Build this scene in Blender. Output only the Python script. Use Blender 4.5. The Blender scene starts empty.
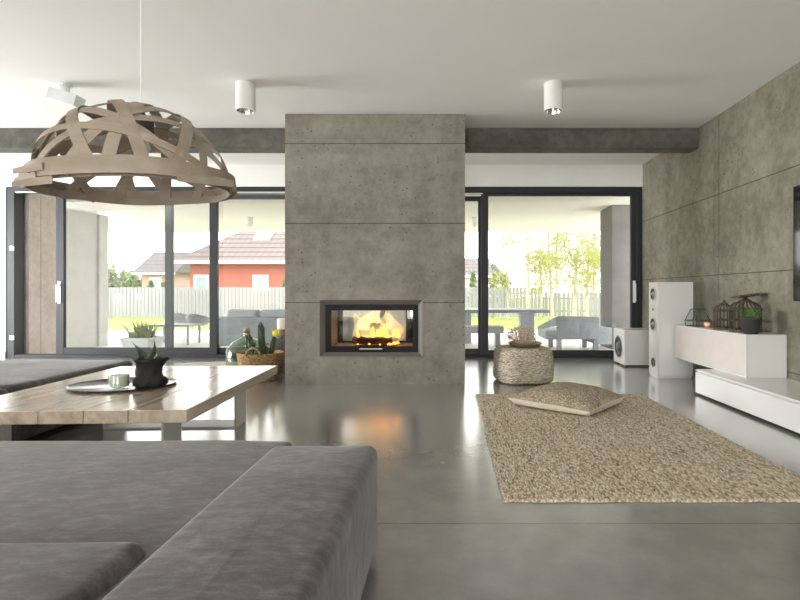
import bpy, bmesh, math, random
from mathutils import Vector, Matrix, noise
PI = math.pi
rnd = random.Random(7)
S = bpy.context.scene
COL = S.collection
F, CX, CY, EYE = 500.0, 447.0, 293.0, 0.95     # focal length in pixels of an 800 px frame, optical axis, eye height

# ------------------------------------------------------------------ materials
def new_mat(name):
    m = bpy.data.materials.new(name); m.use_nodes = True
    nt = m.node_tree
    return m, nt, nt.nodes['Principled BSDF'], nt.nodes['Material Output']

def N(nt, t, **kw):
    n = nt.nodes.new(t)
    for k, v in kw.items():
        if k in n.inputs: n.inputs[k].default_value = v
        else: setattr(n, k, v)
    return n

def math_node(nt, op, a, b=None, c=None):
    n = nt.nodes.new('ShaderNodeMath'); n.operation = op
    for i, v in enumerate((a, b, c)):
        if v is None: continue
        if isinstance(v, (int, float)): n.inputs[i].default_value = v
        else: nt.links.new(v, n.inputs[i])
    return n.outputs[0]

def rgb(c): return (c[0], c[1], c[2], 1.0)

def ramp(nt, fac, stops):
    r = nt.nodes.new('ShaderNodeValToRGB')
    el = r.color_ramp.elements
    while len(el) < len(stops): el.new(0.5)
    for e, (p, c) in zip(el, stops): e.position = p; e.color = rgb(c)
    nt.links.new(fac, r.inputs['Fac'])
    return r.outputs['Color']

def coords(nt, world=True):
    if world: return nt.nodes.new('ShaderNodeNewGeometry').outputs['Position']
    return nt.nodes.new('ShaderNodeTexCoord').outputs['Object']

def noise_tex(nt, co, scale, detail=4, rough=.55, stretch=None):
    if stretch:
        mp = N(nt, 'ShaderNodeMapping'); mp.inputs['Scale'].default_value = stretch
        nt.links.new(co, mp.inputs['Vector']); co = mp.outputs[0]
    n = N(nt, 'ShaderNodeTexNoise', Scale=scale, Detail=detail, Roughness=rough)
    nt.links.new(co, n.inputs['Vector'])
    return n.outputs['Fac']

def bump(nt, bsdf, h, strength=.3, dist=.01):
    b = N(nt, 'ShaderNodeBump', Strength=strength, Distance=dist)
    nt.links.new(h, b.inputs['Height']); nt.links.new(b.outputs[0], bsdf.inputs['Normal'])

def plain(name, c, rough=.5, metal=0, spec=.5, var=0, scale=20, bmp=0, world=False, stretch=None, coat=0):
    m, nt, b, o = new_mat(name)
    b.inputs['Base Color'].default_value = rgb(c); b.inputs['Roughness'].default_value = rough
    b.inputs['Metallic'].default_value = metal; b.inputs['Specular IOR Level'].default_value = spec
    b.inputs['Coat Weight'].default_value = coat
    if var or bmp:
        f = noise_tex(nt, coords(nt, world), scale, 5, .6, stretch)
        if var:
            lo = [max(0, x*(1-var)) for x in c]; hi = [min(1, x*(1+var)) for x in c]
            nt.links.new(ramp(nt, f, [(.3, lo), (.7, hi)]), b.inputs['Base Color'])
        if bmp: bump(nt, b, f, bmp)
    return m

def joint_mask(nt, co, joints, w):
    """1 on thin lines where a coordinate passes one of the given values"""
    sep = nt.nodes.new('ShaderNodeSeparateXYZ'); nt.links.new(co, sep.inputs[0])
    acc = None
    for ax, v in joints:
        d = math_node(nt, 'ABSOLUTE', math_node(nt, 'SUBTRACT', sep.outputs[ax], v))
        l = math_node(nt, 'LESS_THAN', d, w)
        acc = l if acc is None else math_node(nt, 'MAXIMUM', acc, l)
    return acc

def concrete(name, dark, mid, light, joints, w=.004, pits=True, streak=(1, 1, 1), scale=1.3, rough=.75):
    m, nt, b, o = new_mat(name)
    co = coords(nt, True)
    n1 = noise_tex(nt, co, scale, 8, .62, streak)
    n2 = noise_tex(nt, co, 11, 7, .75)
    n3 = noise_tex(nt, co, 2.2, 3, .5, (1.6, 1.6, .5))
    mix = math_node(nt, 'ADD', math_node(nt, 'MULTIPLY', n1, .38), math_node(nt, 'MULTIPLY', n2, .42))
    mix = math_node(nt, 'ADD', mix, math_node(nt, 'MULTIPLY', n3, .2))
    col = ramp(nt, mix, [(.385, dark), (.5, mid), (.615, light)])
    h = n2
    if pits:
        v = N(nt, 'ShaderNodeTexVoronoi', Scale=22.0); nt.links.new(co, v.inputs['Vector'])
        near = math_node(nt, 'LESS_THAN', v.outputs['Distance'], .17)
        sel = math_node(nt, 'GREATER_THAN', noise_tex(nt, co, 2.4, 3, .6), .53)
        sp = nt.nodes.new('ShaderNodeSeparateColor'); nt.links.new(v.outputs['Color'], sp.inputs[0])
        sel2 = math_node(nt, 'GREATER_THAN', sp.outputs[0], .62)
        pit = math_node(nt, 'MULTIPLY', math_node(nt, 'MULTIPLY', near, sel), sel2)
        mx = N(nt, 'ShaderNodeMixRGB'); mx.inputs[2].default_value = rgb([x*.38 for x in dark])
        nt.links.new(math_node(nt, 'MULTIPLY', pit, .8), mx.inputs[0]); nt.links.new(col, mx.inputs[1]); col = mx.outputs[0]
        h = math_node(nt, 'SUBTRACT', h, math_node(nt, 'MULTIPLY', pit, .8))
    if joints:
        j = joint_mask(nt, co, joints, w)
        mx = N(nt, 'ShaderNodeMixRGB'); mx.inputs[2].default_value = rgb([x*.3 for x in dark])
        nt.links.new(math_node(nt, 'MULTIPLY', j, .8), mx.inputs[0]); nt.links.new(col, mx.inputs[1]); col = mx.outputs[0]
        h = math_node(nt, 'SUBTRACT', h, math_node(nt, 'MULTIPLY', j, 1.5))
    nt.links.new(col, b.inputs['Base Color'])
    b.inputs['Roughness'].default_value = rough
    bump(nt, b, h, .25, .008)
    return m

def glass_mat(name, tint=(.93, .95, .95), extra=0.0, rough=0.0, ior=1.5):
    m, nt, b, o = new_mat(name); nt.nodes.remove(b)
    t = N(nt, 'ShaderNodeBsdfTransparent'); t.inputs[0].default_value = rgb(tint)
    g = N(nt, 'ShaderNodeBsdfGlossy', Roughness=rough); g.inputs[0].default_value = rgb((1, 1, 1))
    lw = N(nt, 'ShaderNodeLayerWeight', Blend=.5)
    f0 = ((ior-1)/(ior+1))**2
    fac = math_node(nt, 'MULTIPLY_ADD', math_node(nt, 'POWER', lw.outputs['Facing'], 5.0), 1-f0-extra, f0+extra)
    mx = N(nt, 'ShaderNodeMixShader')
    nt.links.new(fac, mx.inputs[0]); nt.links.new(t.outputs[0], mx.inputs[1]); nt.links.new(g.outputs[0], mx.inputs[2])
    nt.links.new(mx.outputs[0], o.inputs[0])
    return m

def emit(name, c, s, alpha=1.0):
    m, nt, b, o = new_mat(name); nt.nodes.remove(b)
    e = N(nt, 'ShaderNodeEmission', Strength=s); e.inputs[0].default_value = rgb(c)
    if alpha < 1:
        t = N(nt, 'ShaderNodeBsdfTransparent'); mx = N(nt, 'ShaderNodeMixShader'); mx.inputs[0].default_value = alpha
        nt.links.new(t.outputs[0], mx.inputs[1]); nt.links.new(e.outputs[0], mx.inputs[2]); nt.links.new(mx.outputs[0], o.inputs[0])
    else: nt.links.new(e.outputs[0], o.inputs[0])
    return m

def leafy(name, c1, c2, trans=.35, rough=.6):
    m, nt, b, o = new_mat(name)
    f = noise_tex(nt, coords(nt, True), 3.0, 4, .7)
    col = ramp(nt, f, [(.35, c1), (.65, c2)])
    nt.links.new(col, b.inputs['Base Color']); b.inputs['Roughness'].default_value = rough
    tr = N(nt, 'ShaderNodeBsdfTranslucent'); nt.links.new(col, tr.inputs[0])
    mx = N(nt, 'ShaderNodeMixShader'); mx.inputs[0].default_value = trans
    nt.links.new(b.outputs[0], mx.inputs[1]); nt.links.new(tr.outputs[0], mx.inputs[2]); nt.links.new(mx.outputs[0], o.inputs[0])
    return m

def weave(name, dark, mid, light, scale=60, bands=None, rough=.9, bstr=.6, streak=None):
    """plant-fibre weave: short strands of mixed tone, rows in relief"""
    m, nt, b, o = new_mat(name)
    co = coords(nt, False)
    v = N(nt, 'ShaderNodeTexVoronoi', Scale=float(scale))
    mp = N(nt, 'ShaderNodeMapping'); mp.inputs['Scale'].default_value = bands or (1, .45, 1)
    nt.links.new(co, mp.inputs['Vector']); nt.links.new(mp.outputs[0], v.inputs['Vector'])
    sp = nt.nodes.new('ShaderNodeSeparateColor'); nt.links.new(v.outputs['Color'], sp.inputs[0])
    n1 = noise_tex(nt, co, 40 if streak else 5, 4, .6, streak)
    f = math_node(nt, 'ADD', math_node(nt, 'MULTIPLY', sp.outputs[0], .5), math_node(nt, 'MULTIPLY', n1, .5))
    col = ramp(nt, f, [(.15, dark), (.45, mid), (.8, light)])
    edge = math_node(nt, 'MULTIPLY', v.outputs['Distance'], v.outputs['Distance'])
    mx = N(nt, 'ShaderNodeMixRGB'); mx.blend_type = 'MIX'; mx.inputs[2].default_value = rgb([x*.55 for x in dark])
    nt.links.new(math_node(nt, 'MINIMUM', math_node(nt, 'MULTIPLY', edge, .8), .6), mx.inputs[0]); nt.links.new(col, mx.inputs[1])
    nt.links.new(mx.outputs[0], b.inputs['Base Color'])
    b.inputs['Roughness'].default_value = rough; b.inputs['Specular IOR Level'].default_value = .15
    bump(nt, b, math_node(nt, 'SUBTRACT', 1.0, v.outputs['Distance']), bstr, .008)
    return m

def wood_mat(name, dark, mid, light, along=1, scale=1.0, rough=.5, world=False, bstr=.1):
    m, nt, b, o = new_mat(name)
    co = coords(nt, world)
    st = [14*scale]*3; st[along] = .9*scale
    info = N(nt, 'ShaderNodeObjectInfo')
    add = N(nt, 'ShaderNodeVectorMath'); add.operation = 'ADD'
    cmb = N(nt, 'ShaderNodeCombineXYZ'); k = math_node(nt, 'MULTIPLY', info.outputs['Random'], 37.0)
    for i in range(3): nt.links.new(k, cmb.inputs[i])
    nt.links.new(co, add.inputs[0]); nt.links.new(cmb.outputs[0], add.inputs[1])
    n1 = noise_tex(nt, add.outputs[0], 1.6, 6, .62, tuple(st))
    n2 = noise_tex(nt, add.outputs[0], 2.5, 3, .5)
    f = math_node(nt, 'ADD', math_node(nt, 'MULTIPLY', n1, .7), math_node(nt, 'MULTIPLY', n2, .3))
    nt.links.new(ramp(nt, f, [(.33, dark), (.5, mid), (.66, light)]), b.inputs['Base Color'])
    b.inputs['Roughness'].default_value = rough
    bump(nt, b, n1, bstr, .004)
    return m

# ------------------------------------------------------------------ mesh helpers
def BM(): return bmesh.new()
def box(bm, x0, x1, y0, y1, z0, z1, M=None):
    vs = [bm.verts.new((x, y, z)) for x in (x0, x1) for y in (y0, y1) for z in (z0, z1)]
    if M:
        for v in vs: v.co = M @ v.co
    for q in ((0, 1, 3, 2), (4, 6, 7, 5), (0, 4, 5, 1), (2, 3, 7, 6), (0, 2, 6, 4), (1, 5, 7, 3)):
        bm.faces.new([vs[i] for i in q])
    return bm

def rings(bm, loops, closed=True, cap0=True, cap1=True):
    """skin through a list of vertex loops"""
    L = [[bm.verts.new(p) for p in lp] for lp in loops]
    n = len(L[0])
    for a, b in zip(L, L[1:]):
        for i in range(n if closed else n-1):
            j = (i+1) % n
            bm.faces.new((a[i], a[j], b[j], b[i]))
    if cap0 and closed: bm.faces.new(list(reversed(L[0])))
    if cap1 and closed: bm.faces.new(L[-1])
    return bm

def lathe(bm, prof, c, seg=32, cap0=True, cap1=True, sx=1, sy=1, M=None, wob=None):
    loops = []
    for k, (r, z) in enumerate(prof):
        lp = []
        for i in range(seg):
            a = 2*PI*i/seg
            rr = r*(wob(a, z) if wob else 1)
            p = Vector((c[0]+rr*sx*math.cos(a), c[1]+rr*sy*math.sin(a), c[2]+z))
            lp.append(M @ p if M else p)
        loops.append(lp)
    return rings(bm, loops, True, cap0, cap1)

def tube(bm, pts, r, seg=8, closed=False):
    pts = [Vector(p) for p in pts]; n = len(pts)
    rad = r if isinstance(r, (list, tuple)) else [r]*n
    loops = []; up = None
    for i, p in enumerate(pts):
        if closed: d = pts[(i+1) % n]-pts[i-1]
        else: d = pts[min(i+1, n-1)]-pts[max(i-1, 0)]
        d.normalize()
        if up is None:
            up = Vector((0, 0, 1)) if abs(d.z) < .9 else Vector((1, 0, 0))
        u = (up-d*up.dot(d)).normalized(); up = u; w = d.cross(u)
        loops.append([p+rad[i]*(u*math.cos(2*PI*k/seg)+w*math.sin(2*PI*k/seg)) for k in range(seg)])
    if closed: loops.append(loops[0])
    return rings(bm, loops, True, not closed, not closed)

def disc_x(bm, prof, c, seg=32):
    """lathe about the X axis: prof = (radius, x offset)"""
    loops = [[Vector((c[0]+dx, c[1]+r*math.cos(2*PI*i/seg), c[2]+r*math.sin(2*PI*i/seg))) for i in range(seg)] for r, dx in prof]
    return rings(bm, loops)

def finish(name, bm, mat, parent=None, smooth=False, bevel=0, segs=2, sub=0, angle=40, solid=0, keep=False):
    bmesh.ops.recalc_face_normals(bm, faces=bm.faces)
    me = bpy.data.meshes.new(name); bm.to_mesh(me); bm.free()
    o = bpy.data.objects.new(name, me); COL.objects.link(o)
    if parent is not None:
        o.parent = parent
        w = parent.location.copy()
        if parent.parent: w = w+parent.parent.location
        me.transform(Matrix.Translation(-w))
    elif not keep:
        xs = [v.co for v in me.vertices]
        c = Vector(((min(v.x for v in xs)+max(v.x for v in xs))/2, (min(v.y for v in xs)+max(v.y for v in xs))/2, min(v.z for v in xs)))
        me.transform(Matrix.Translation(-c)); o.location = c
    if mat: me.materials.append(mat)
    if smooth:
        for p in me.polygons: p.use_smooth = True
        if angle < 180:
            try: me.set_sharp_from_angle(angle=math.radians(angle))
            except Exception: pass
    if solid:
        m = o.modifiers.new('solid', 'SOLIDIFY'); m.thickness = solid; m.offset = 0
    if bevel:
        m = o.modifiers.new('bevel', 'BEVEL'); m.width = bevel; m.segments = segs; m.limit_method = 'ANGLE'; m.angle_limit = math.radians(50)
        m.harden_normals = False
    if sub:
        m = o.modifiers.new('sub', 'SUBSURF'); m.levels = sub; m.render_levels = sub
    return o

def tag(o, label, cat, group=None, kind=None):
    o['label'] = label; o['category'] = cat
    if group: o['group'] = group
    if kind: o['kind'] = kind
    return o

def thing(name, loc, label, cat, group=None):
    o = bpy.data.objects.new(name, None); COL.objects.link(o); o.location = loc; o.empty_display_size = .1
    return tag(o, label, cat, group)

def struct_empty(name, loc=(0, 0, 0)):
    o = bpy.data.objects.new(name, None); COL.objects.link(o); o.location = loc; o['kind'] = 'structure'
    return o

def struct(name, bm, mat, **kw):
    o = finish(name, bm, mat, keep=True, **kw); o['kind'] = 'structure'
    return o

def copy_tree(o, loc, label=None, parent=None):
    c = o.copy(); COL.objects.link(c)
    if parent is None: c.location = loc
    else: c.parent = parent
    if label: c['label'] = label
    for ch in o.children: copy_tree(ch, None, None, c)
    return c

def at(px, py, Y): return Vector(((px-CX)*Y/F, Y, EYE-(py-CY)*Y/F))

# ------------------------------------------------------------------ palette
M = {}
M['ceiling'] = plain('ceiling_paint', (.81, .803, .785), .9, var=.012, scale=2, world=True)
M['white_wall'] = plain('wall_paint', (.88, .865, .83), .85, var=.02, scale=3, world=True)
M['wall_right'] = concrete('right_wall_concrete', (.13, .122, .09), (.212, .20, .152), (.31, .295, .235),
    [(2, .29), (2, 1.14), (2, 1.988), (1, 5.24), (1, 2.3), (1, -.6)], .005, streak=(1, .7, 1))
M['chimney'] = concrete('chimney_concrete', (.175, .159, .133), (.255, .235, .198), (.34, .317, .272),
    [(2, 2.51), (2, 1.676), (2, .851)], .005, streak=(.5, 1, 1.5))
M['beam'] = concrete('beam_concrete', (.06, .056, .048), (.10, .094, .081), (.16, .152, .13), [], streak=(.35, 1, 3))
M['terrace_wall'] = concrete('terrace_side_panel', (.43, .36, .335), (.53, .455, .425), (.63, .555, .52), [(1, 7.72)], .006, pits=False)
M['terrace_hazed'] = plain('terrace_wall_glass_haze', (.62, .615, .60), .8, var=.08, scale=4, world=True)  # terrace wall seen through door glass, its tint and reflection painted in as grey
M['column'] = plain('terrace_column_render', (.15, .145, .14), .8, var=.12, scale=3, world=True)
M['frame'] = plain('anthracite_window_frame', (.034, .036, .042), .5, spec=.3)
M['frame_hazed'] = plain('window_frame_glass_haze', (.085, .09, .098), .5, spec=.3)  # window frame colour lightened to imitate haze of the sliding leaf glass
M['track'] = plain('window_track', (.7, .7, .68), .4)
M['glass'] = glass_mat('window_glass', (.965, .965, .955))
M['door_glass'] = glass_mat('sliding_door_glass', (.94, .945, .945), .03)
M['oven_glass'] = glass_mat('fireplace_glass', (.95, .93, .90), .02)
M['clear_glass'] = glass_mat('thin_clear_glass', (.95, .975, .97), .05, 0, 1.12)
M['white_gloss'] = plain('white_lacquer', (.80, .80, .79), .28, coat=.3)
M['white_matt'] = plain('white_satin', (.85, .85, .84), .45)
M['grey_side'] = plain('pale_grey_lacquer', (.60, .61, .61), .4)
M['blush'] = plain('blush_cloth_panel', (.74, .68, .645), .8, var=.04, scale=9, bmp=.05)
M['black'] = plain('black_enamel', (.008, .0075, .007), .5, spec=.25)
M['dark_cone'] = plain('dark_speaker_cone', (.03, .03, .032), .5)
M['chrome'] = plain('brushed_metal', (.62, .61, .58), .28, metal=1)
M['bevel_steel'] = plain('pale_steel_surround', (.20, .19, .17), .55, metal=.2)
M['silver'] = plain('silver_ring', (.5, .5, .5), .3, metal=1)
M['refractory'] = plain('firebox_lining', (.34, .30, .255), .85, var=.12, scale=8)
M['log'] = wood_mat('charred_log', (.02, .014, .01), (.10, .055, .03), (.33, .19, .10), along=0, scale=1.6, rough=.9)
M['plywood'] = wood_mat('pale_plywood_strip', (.25, .195, .145), (.32, .26, .20), (.39, .325, .255), along=0, scale=.5, rough=.6)
M['table'] = wood_mat('oiled_plank', (.33, .255, .185), (.47, .38, .29), (.60, .505, .40), along=1, scale=.8, rough=.2)
M['table'].node_tree.nodes['Principled BSDF'].inputs['Coat Weight'].default_value = .7; M['table'].node_tree.nodes['Principled BSDF'].inputs['Coat Roughness'].default_value = .2; M['table'].node_tree.nodes['Principled BSDF'].inputs['Coat IOR'].default_value = 1.9
M['weave_rug'] = weave('jute_rug', (.20, .135, .075), (.78, .64, .455), (.97, .92, .80), 130, (1, .32, 1), streak=(1, .12, 1))
M['weave_pouf'] = weave('braided_jute', (.28, .22, .15), (.62, .54, .42), (.90, .85, .74), 80, (.55, .55, 1.6))
M['weave_cushion'] = weave('boucle_cushion', (.20, .16, .10), (.44, .37, .265), (.72, .64, .50), 100, (1, 1, 1))
M['cushion_back'] = plain('cream_cushion_canvas', (.66, .59, .50), .9, var=.06, scale=30, bmp=.1)
M['weave_basket'] = weave('seagrass_basket', (.19, .105, .045), (.40, .25, .12), (.60, .42, .24), 60, (.7, .7, 1.8))
M['mat'] = weave('pale_floor_mat', (.42, .38, .31), (.60, .55, .46), (.72, .67, .58), 40)
M['cactus'] = leafy('cactus_skin', (.02, .045, .018), (.055, .10, .04), .05)
M['succulent'] = leafy('succulent_leaf', (.05, .085, .045), (.15, .21, .12), .1)
M['herb'] = leafy('herb_leaf', (.07, .16, .035), (.22, .36, .10), .3)
M['soil'] = plain('potting_soil', (.03, .022, .016), .95, var=.4, scale=60)
M['yellow'] = plain('yellow_bloom', (.80, .66, .06), .7)
M['bottle'] = glass_mat('green_bottle_glass', (.68, .77, .62), .05, 0, 1.25)
M['grey_ceramic'] = plain('slate_ceramic', (.115, .118, .125), .5, var=.1, scale=15)
M['turned_wood'] = wood_mat('turned_wood', (.20, .12, .06), (.34, .22, .12), (.44, .30, .18), along=2, rough=.5)
M['candle'] = plain('ivory_wax', (.80, .76, .66), .55)
M['green_wax'] = plain('celadon_wax', (.56, .60, .46), .5)
M['dark_bag'] = plain('dark_washed_paper', (.013, .011, .012), .75, var=.35, scale=14, bmp=.5)
M['tray'] = plain('dark_bronze_tray', (.06, .05, .048), .2, metal=.5)
M['pot_dark'] = plain('matt_charcoal_pot', (.035, .034, .035), .6)
M['cage'] = wood_mat('weathered_wicker', (.03, .021, .014), (.085, .06, .042), (.19, .145, .105), along=2, scale=2, rough=.8)
M['copper'] = plain('copper_votive', (.66, .42, .27), .35, metal=.7)
M['wire'] = plain('dark_brass_wire', (.09, .08, .065), .4, metal=.6)
M['brass'] = plain('old_brass_dish', (.42, .36, .25), .32, metal=.8)
M['dried'] = plain('dried_flower_straw', (.70, .585, .43), .9, var=.3, scale=60)
M['tv'] = plain('dark_screen', (.02, .017, .017), .06)
M['lamp_white'] = plain('white_powder_coat', (.80, .80, .78), .5)
M['reflector'] = plain('lamp_reflector', (.7, .7, .68), .18, metal=1)
# garden
M['terrace_floor'] = plain('pale_terrace_tiles', (.80, .78, .74), .6, var=.05, scale=1.5, world=True)
M['terrace_ceiling'] = plain('cream_soffit', (.67, .645, .585), .9)
M['lawn'] = plain('mown_lawn', (.21, .26, .05), .95, var=.35, scale=3, world=True)
M['fence'] = plain('pale_grey_fence', (.29, .29, .305), .7)
M['fence_dark'] = plain('weathered_fence', (.27, .27, .275), .7)
M['salmon'] = plain('salmon_render', (.40, .125, .10), .85, var=.05, scale=1)
M['cream'] = plain('cream_render', (.75, .70, .62), .85)
M['brown_render'] = plain('brown_render', (.45, .30, .25), .85)
M['white_trim'] = plain('white_trim', (.85, .85, .83), .6)
M['house_glass'] = plain('house_window_glass', (.30, .36, .40), .1)
M['outdoor_grey'] = plain('outdoor_sofa_cloth', (.34, .375, .41), .85, var=.08, scale=6)
M['outdoor_light'] = plain('outdoor_cushion_cloth', (.44, .475, .52), .85, var=.06, scale=6)
M['rattan'] = weave('grey_rattan', (.30, .33, .37), (.43, .47, .52), (.54, .58, .63), 60, (1, 1, 3))
M['outdoor_metal'] = plain('grey_outdoor_metal', (.30, .33, .36), .5)
M['zinc'] = plain('frosted_zinc', (.74, .77, .78), .45, metal=.3, var=.1, scale=6)
M['birch_bark'] = plain('birch_bark', (.42, .40, .33), .85, var=.2, scale=12, stretch=(1, 1, 4))
M['birch_leaf'] = leafy('birch_leaf', (.28, .295, .085), (.46, .465, .19), .5)
M['conifer'] = leafy('conifer_green', (.10, .16, .06), (.22, .30, .10), .2)
M['wood_tree'] = leafy('far_tree_leaf', (.16, .21, .11), (.33, .38, .22), .3)
M['garden_leaf'] = leafy('garden_leaf', (.22, .30, .08), (.50, .56, .22), .45)

def tiles_mat(name, c1, c2, row):
    m, nt, b, o = new_mat(name)
    co = coords(nt, True)
    sep = nt.nodes.new('ShaderNodeSeparateXYZ'); nt.links.new(co, sep.inputs[0])
    fr = math_node(nt, 'FRACT', math_node(nt, 'DIVIDE', sep.outputs[2], row))
    fx = math_node(nt, 'FRACT', math_node(nt, 'DIVIDE', sep.outputs[0], row*1.3))
    line = math_node(nt, 'MAXIMUM', math_node(nt, 'LESS_THAN', fr, .22), math_node(nt, 'MULTIPLY', math_node(nt, 'LESS_THAN', fx, .16), .5))
    mx = N(nt, 'ShaderNodeMixRGB'); mx.inputs[1].default_value = rgb(c1); mx.inputs[2].default_value = rgb(c2)
    nt.links.new(line, mx.inputs[0]); nt.links.new(mx.outputs[0], b.inputs['Base Color']); b.inputs['Roughness'].default_value = .8
    return m
M['roof_tan'] = tiles_mat('tan_roof_tiles', (.165, .135, .12), (.06, .045, .04), .42)
M['roof_grey'] = tiles_mat('grey_roof_tiles', (.13, .115, .115), (.06, .05, .05), .5)

def sofa_material():
    m, nt, b, o = new_mat('grey_suede')
    co = coords(nt, True)
    n1 = noise_tex(nt, co, 3.2, 7, .66, (1, 1.6, 1))
    n2 = noise_tex(nt, co, 17, 6, .7, (1, 2.2, 1))
    n3 = noise_tex(nt, co, 220, 2, .5)
    f = math_node(nt, 'ADD', math_node(nt, 'MULTIPLY', n1, .36), math_node(nt, 'ADD', math_node(nt, 'MULTIPLY', n2, .52), math_node(nt, 'MULTIPLY', n3, .12)))
    nt.links.new(ramp(nt, f, [(.38, (.036, .0325, .031)), (.5, (.076, .070, .067)), (.61, (.14, .131, .126))]), b.inputs['Base Color'])
    b.inputs['Roughness'].default_value = .82; b.inputs['Specular IOR Level'].default_value = .25
    b.inputs['Sheen Weight'].default_value = .3; b.inputs['Sheen Roughness'].default_value = .45
    bump(nt, b, n2, .12, .01)
    return m
M['sofa'] = sofa_material()

def floor_material():
    m, nt, b, o = new_mat('polished_concrete_floor')
    co = coords(nt, True)
    n1 = noise_tex(nt, co, .9, 7, .6)
    n2 = noise_tex(nt, co, 7, 6, .65)
    f = math_node(nt, 'ADD', math_node(nt, 'MULTIPLY', n1, .6), math_node(nt, 'MULTIPLY', n2, .4))
    col = ramp(nt, f, [(.36, (.23, .228, .22)), (.5, (.28, .278, .268)), (.64, (.34, .338, .325))])
    j = joint_mask(nt, co, [(1, 2.06), (0, -1.72), (0, -5.3), (1, -1.5)], .0035)
    mx = N(nt, 'ShaderNodeMixRGB'); mx.inputs[2].default_value = rgb((.05, .05, .05))
    nt.links.new(math_node(nt, 'MULTIPLY', j, .85), mx.inputs[0]); nt.links.new(col, mx.inputs[1])
    nt.links.new(mx.outputs[0], b.inputs['Base Color'])
    r = math_node(nt, 'ADD', math_node(nt, 'MULTIPLY', n2, .12), .15)
    nt.links.new(r, b.inputs['Roughness'])
    b.inputs['Specular IOR Level'].default_value = .8
    b.inputs['Coat Weight'].default_value = 1.0; b.inputs['Coat Roughness'].default_value = .2; b.inputs['Coat IOR'].default_value = 2.5
    bump(nt, b, noise_tex(nt, co, 4.5, 3, .5), .05, .02)
    return m
M['floor'] = floor_material()

# ------------------------------------------------------------------ room shell
XR, XL, YB, YF, H = 2.85, -8.6, -2.8, 7.28, 2.82
struct('floor', box(BM(), XL, XR+.3, YB-.2, 7.5, -.12, 0), M['floor'])
struct('ceiling', box(BM(), XL-.3, XR+.3, YB-.3, 7.5, H, H+.3), M['ceiling'])
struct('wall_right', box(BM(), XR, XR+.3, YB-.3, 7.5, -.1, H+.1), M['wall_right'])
bm = BM()                                   # window wall: lintel over both windows, pier at the far end, pier behind the chimney
box(bm, XL-.3, XR+.3, YF, 7.5, 2.50, H+.05)
box(bm, XL-.3, -6.43, YF, 7.5, -.1, 2.50)
box(bm, -.86, -.60, YF, 7.5, -.1, 2.50)
struct('wall_back', bm, M['white_wall'])
bm = BM()                                   # side wall with a wide opening
box(bm, XL-.3, XL, YB-.3, 3.4, -.1, H+.05); box(bm, XL-.3, XL, 6.4, 7.5, -.1, H+.05); box(bm, XL-.3, XL, 3.4, 6.4, 2.55, H+.05)
struct('wall_left', bm, M['white_wall'])
bm = BM()                                   # wall behind the camera with two wide openings
box(bm, XL-.3, XR+.3, YB-.3, YB, 2.62, H+.05)
for a, b_ in ((XL-.3, -5.7), (-4.05, -1.15), (.65, XR+.3)): box(bm, a, b_, YB-.3, YB, -.1, 2.62)
struct('wall_front', bm, M['white_wall'])
struct('baseboard_back', box(BM(), XL, -6.43, YF-.015, YF-.001, 0, .09), M['white_matt'], bevel=.003)
struct('baseboard_left', box(BM(), XL+.001, XL+.015, 6.4, YF-.02, 0, .09), M['white_matt'], bevel=.003)
# concrete beam across the ceiling, stopped by the chimney
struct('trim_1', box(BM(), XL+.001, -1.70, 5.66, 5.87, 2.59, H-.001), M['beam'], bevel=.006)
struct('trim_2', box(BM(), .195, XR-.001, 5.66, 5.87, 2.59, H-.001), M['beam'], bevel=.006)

def ring_frame(bm, x0, x1, y0, y1, z0, z1, l, r, b, t):
    box(bm, x0, x0+l, y0, y1, z0, z1); box(bm, x1-r, x1, y0, y1, z0, z1)
    box(bm, x0+l, x1-r, y0, y1, z0, z0+b); box(bm, x0+l, x1-r, y0, y1, z1-t, z1)
    return bm

def handle(bm, x, y, z0, z1):
    box(bm, x-.018, x+.018, y-.012, y, z0-.02, z1+.02)
    tube(bm, [(x, y-.01, z1-.03), (x, y-.055, z1-.03), (x, y-.06, z0)], .011, 8)
    return bm

# window 1: opening with a slid-back leaf, then fixed panes running behind the chimney
w = struct_empty('window_1', (-3.6, 7.3, 0))
finish('window_frame', ring_frame(BM(), -6.43, -.86, 7.29, 7.46, 0, 2.50, .12, .06, .035, .07), M['frame'], w, bevel=.004)
finish('window_track', box(BM(), -6.31, -.92, 7.30, 7.33, 2.415, 2.43), M['track'], w)
finish('window_track', box(BM(), -6.31, -.92, 7.30, 7.42, .035, .05), M['frame'], w)
bm = ring_frame(BM(), -5.72, -3.36, 7.31, 7.365, .05, 2.41, .115, .115, .10, .08)
sash = finish('sliding_sash', bm, M['frame'], w, bevel=.004)
finish('sash_handle', handle(BM(), -5.665, 7.31, .82, 1.10), M['chrome'], sash, smooth=True)
finish('sash_glass', box(BM(), -5.605, -3.475, 7.335, 7.341, .15, 2.33), M['door_glass'], sash)
fx = finish('fixed_sash', ring_frame(BM(), -4.17, -.93, 7.385, 7.44, .05, 2.41, .11, .06, .09, .07), M['frame_hazed'], w, bevel=.004)
finish('sash_glass', box(BM(), -4.06, -.99, 7.41, 7.416, .14, 2.34), M['glass'], fx)
for z in (1.60, .30):
    bm = BM(); box(bm, -6.36, -6.31, 7.27, 7.29, z-.03, z+.03); tube(bm, [(-6.335, 7.27, z), (-6.30, 7.245, z)], .012)
    finish('door_catch', bm, M['chrome'], w)
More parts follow.
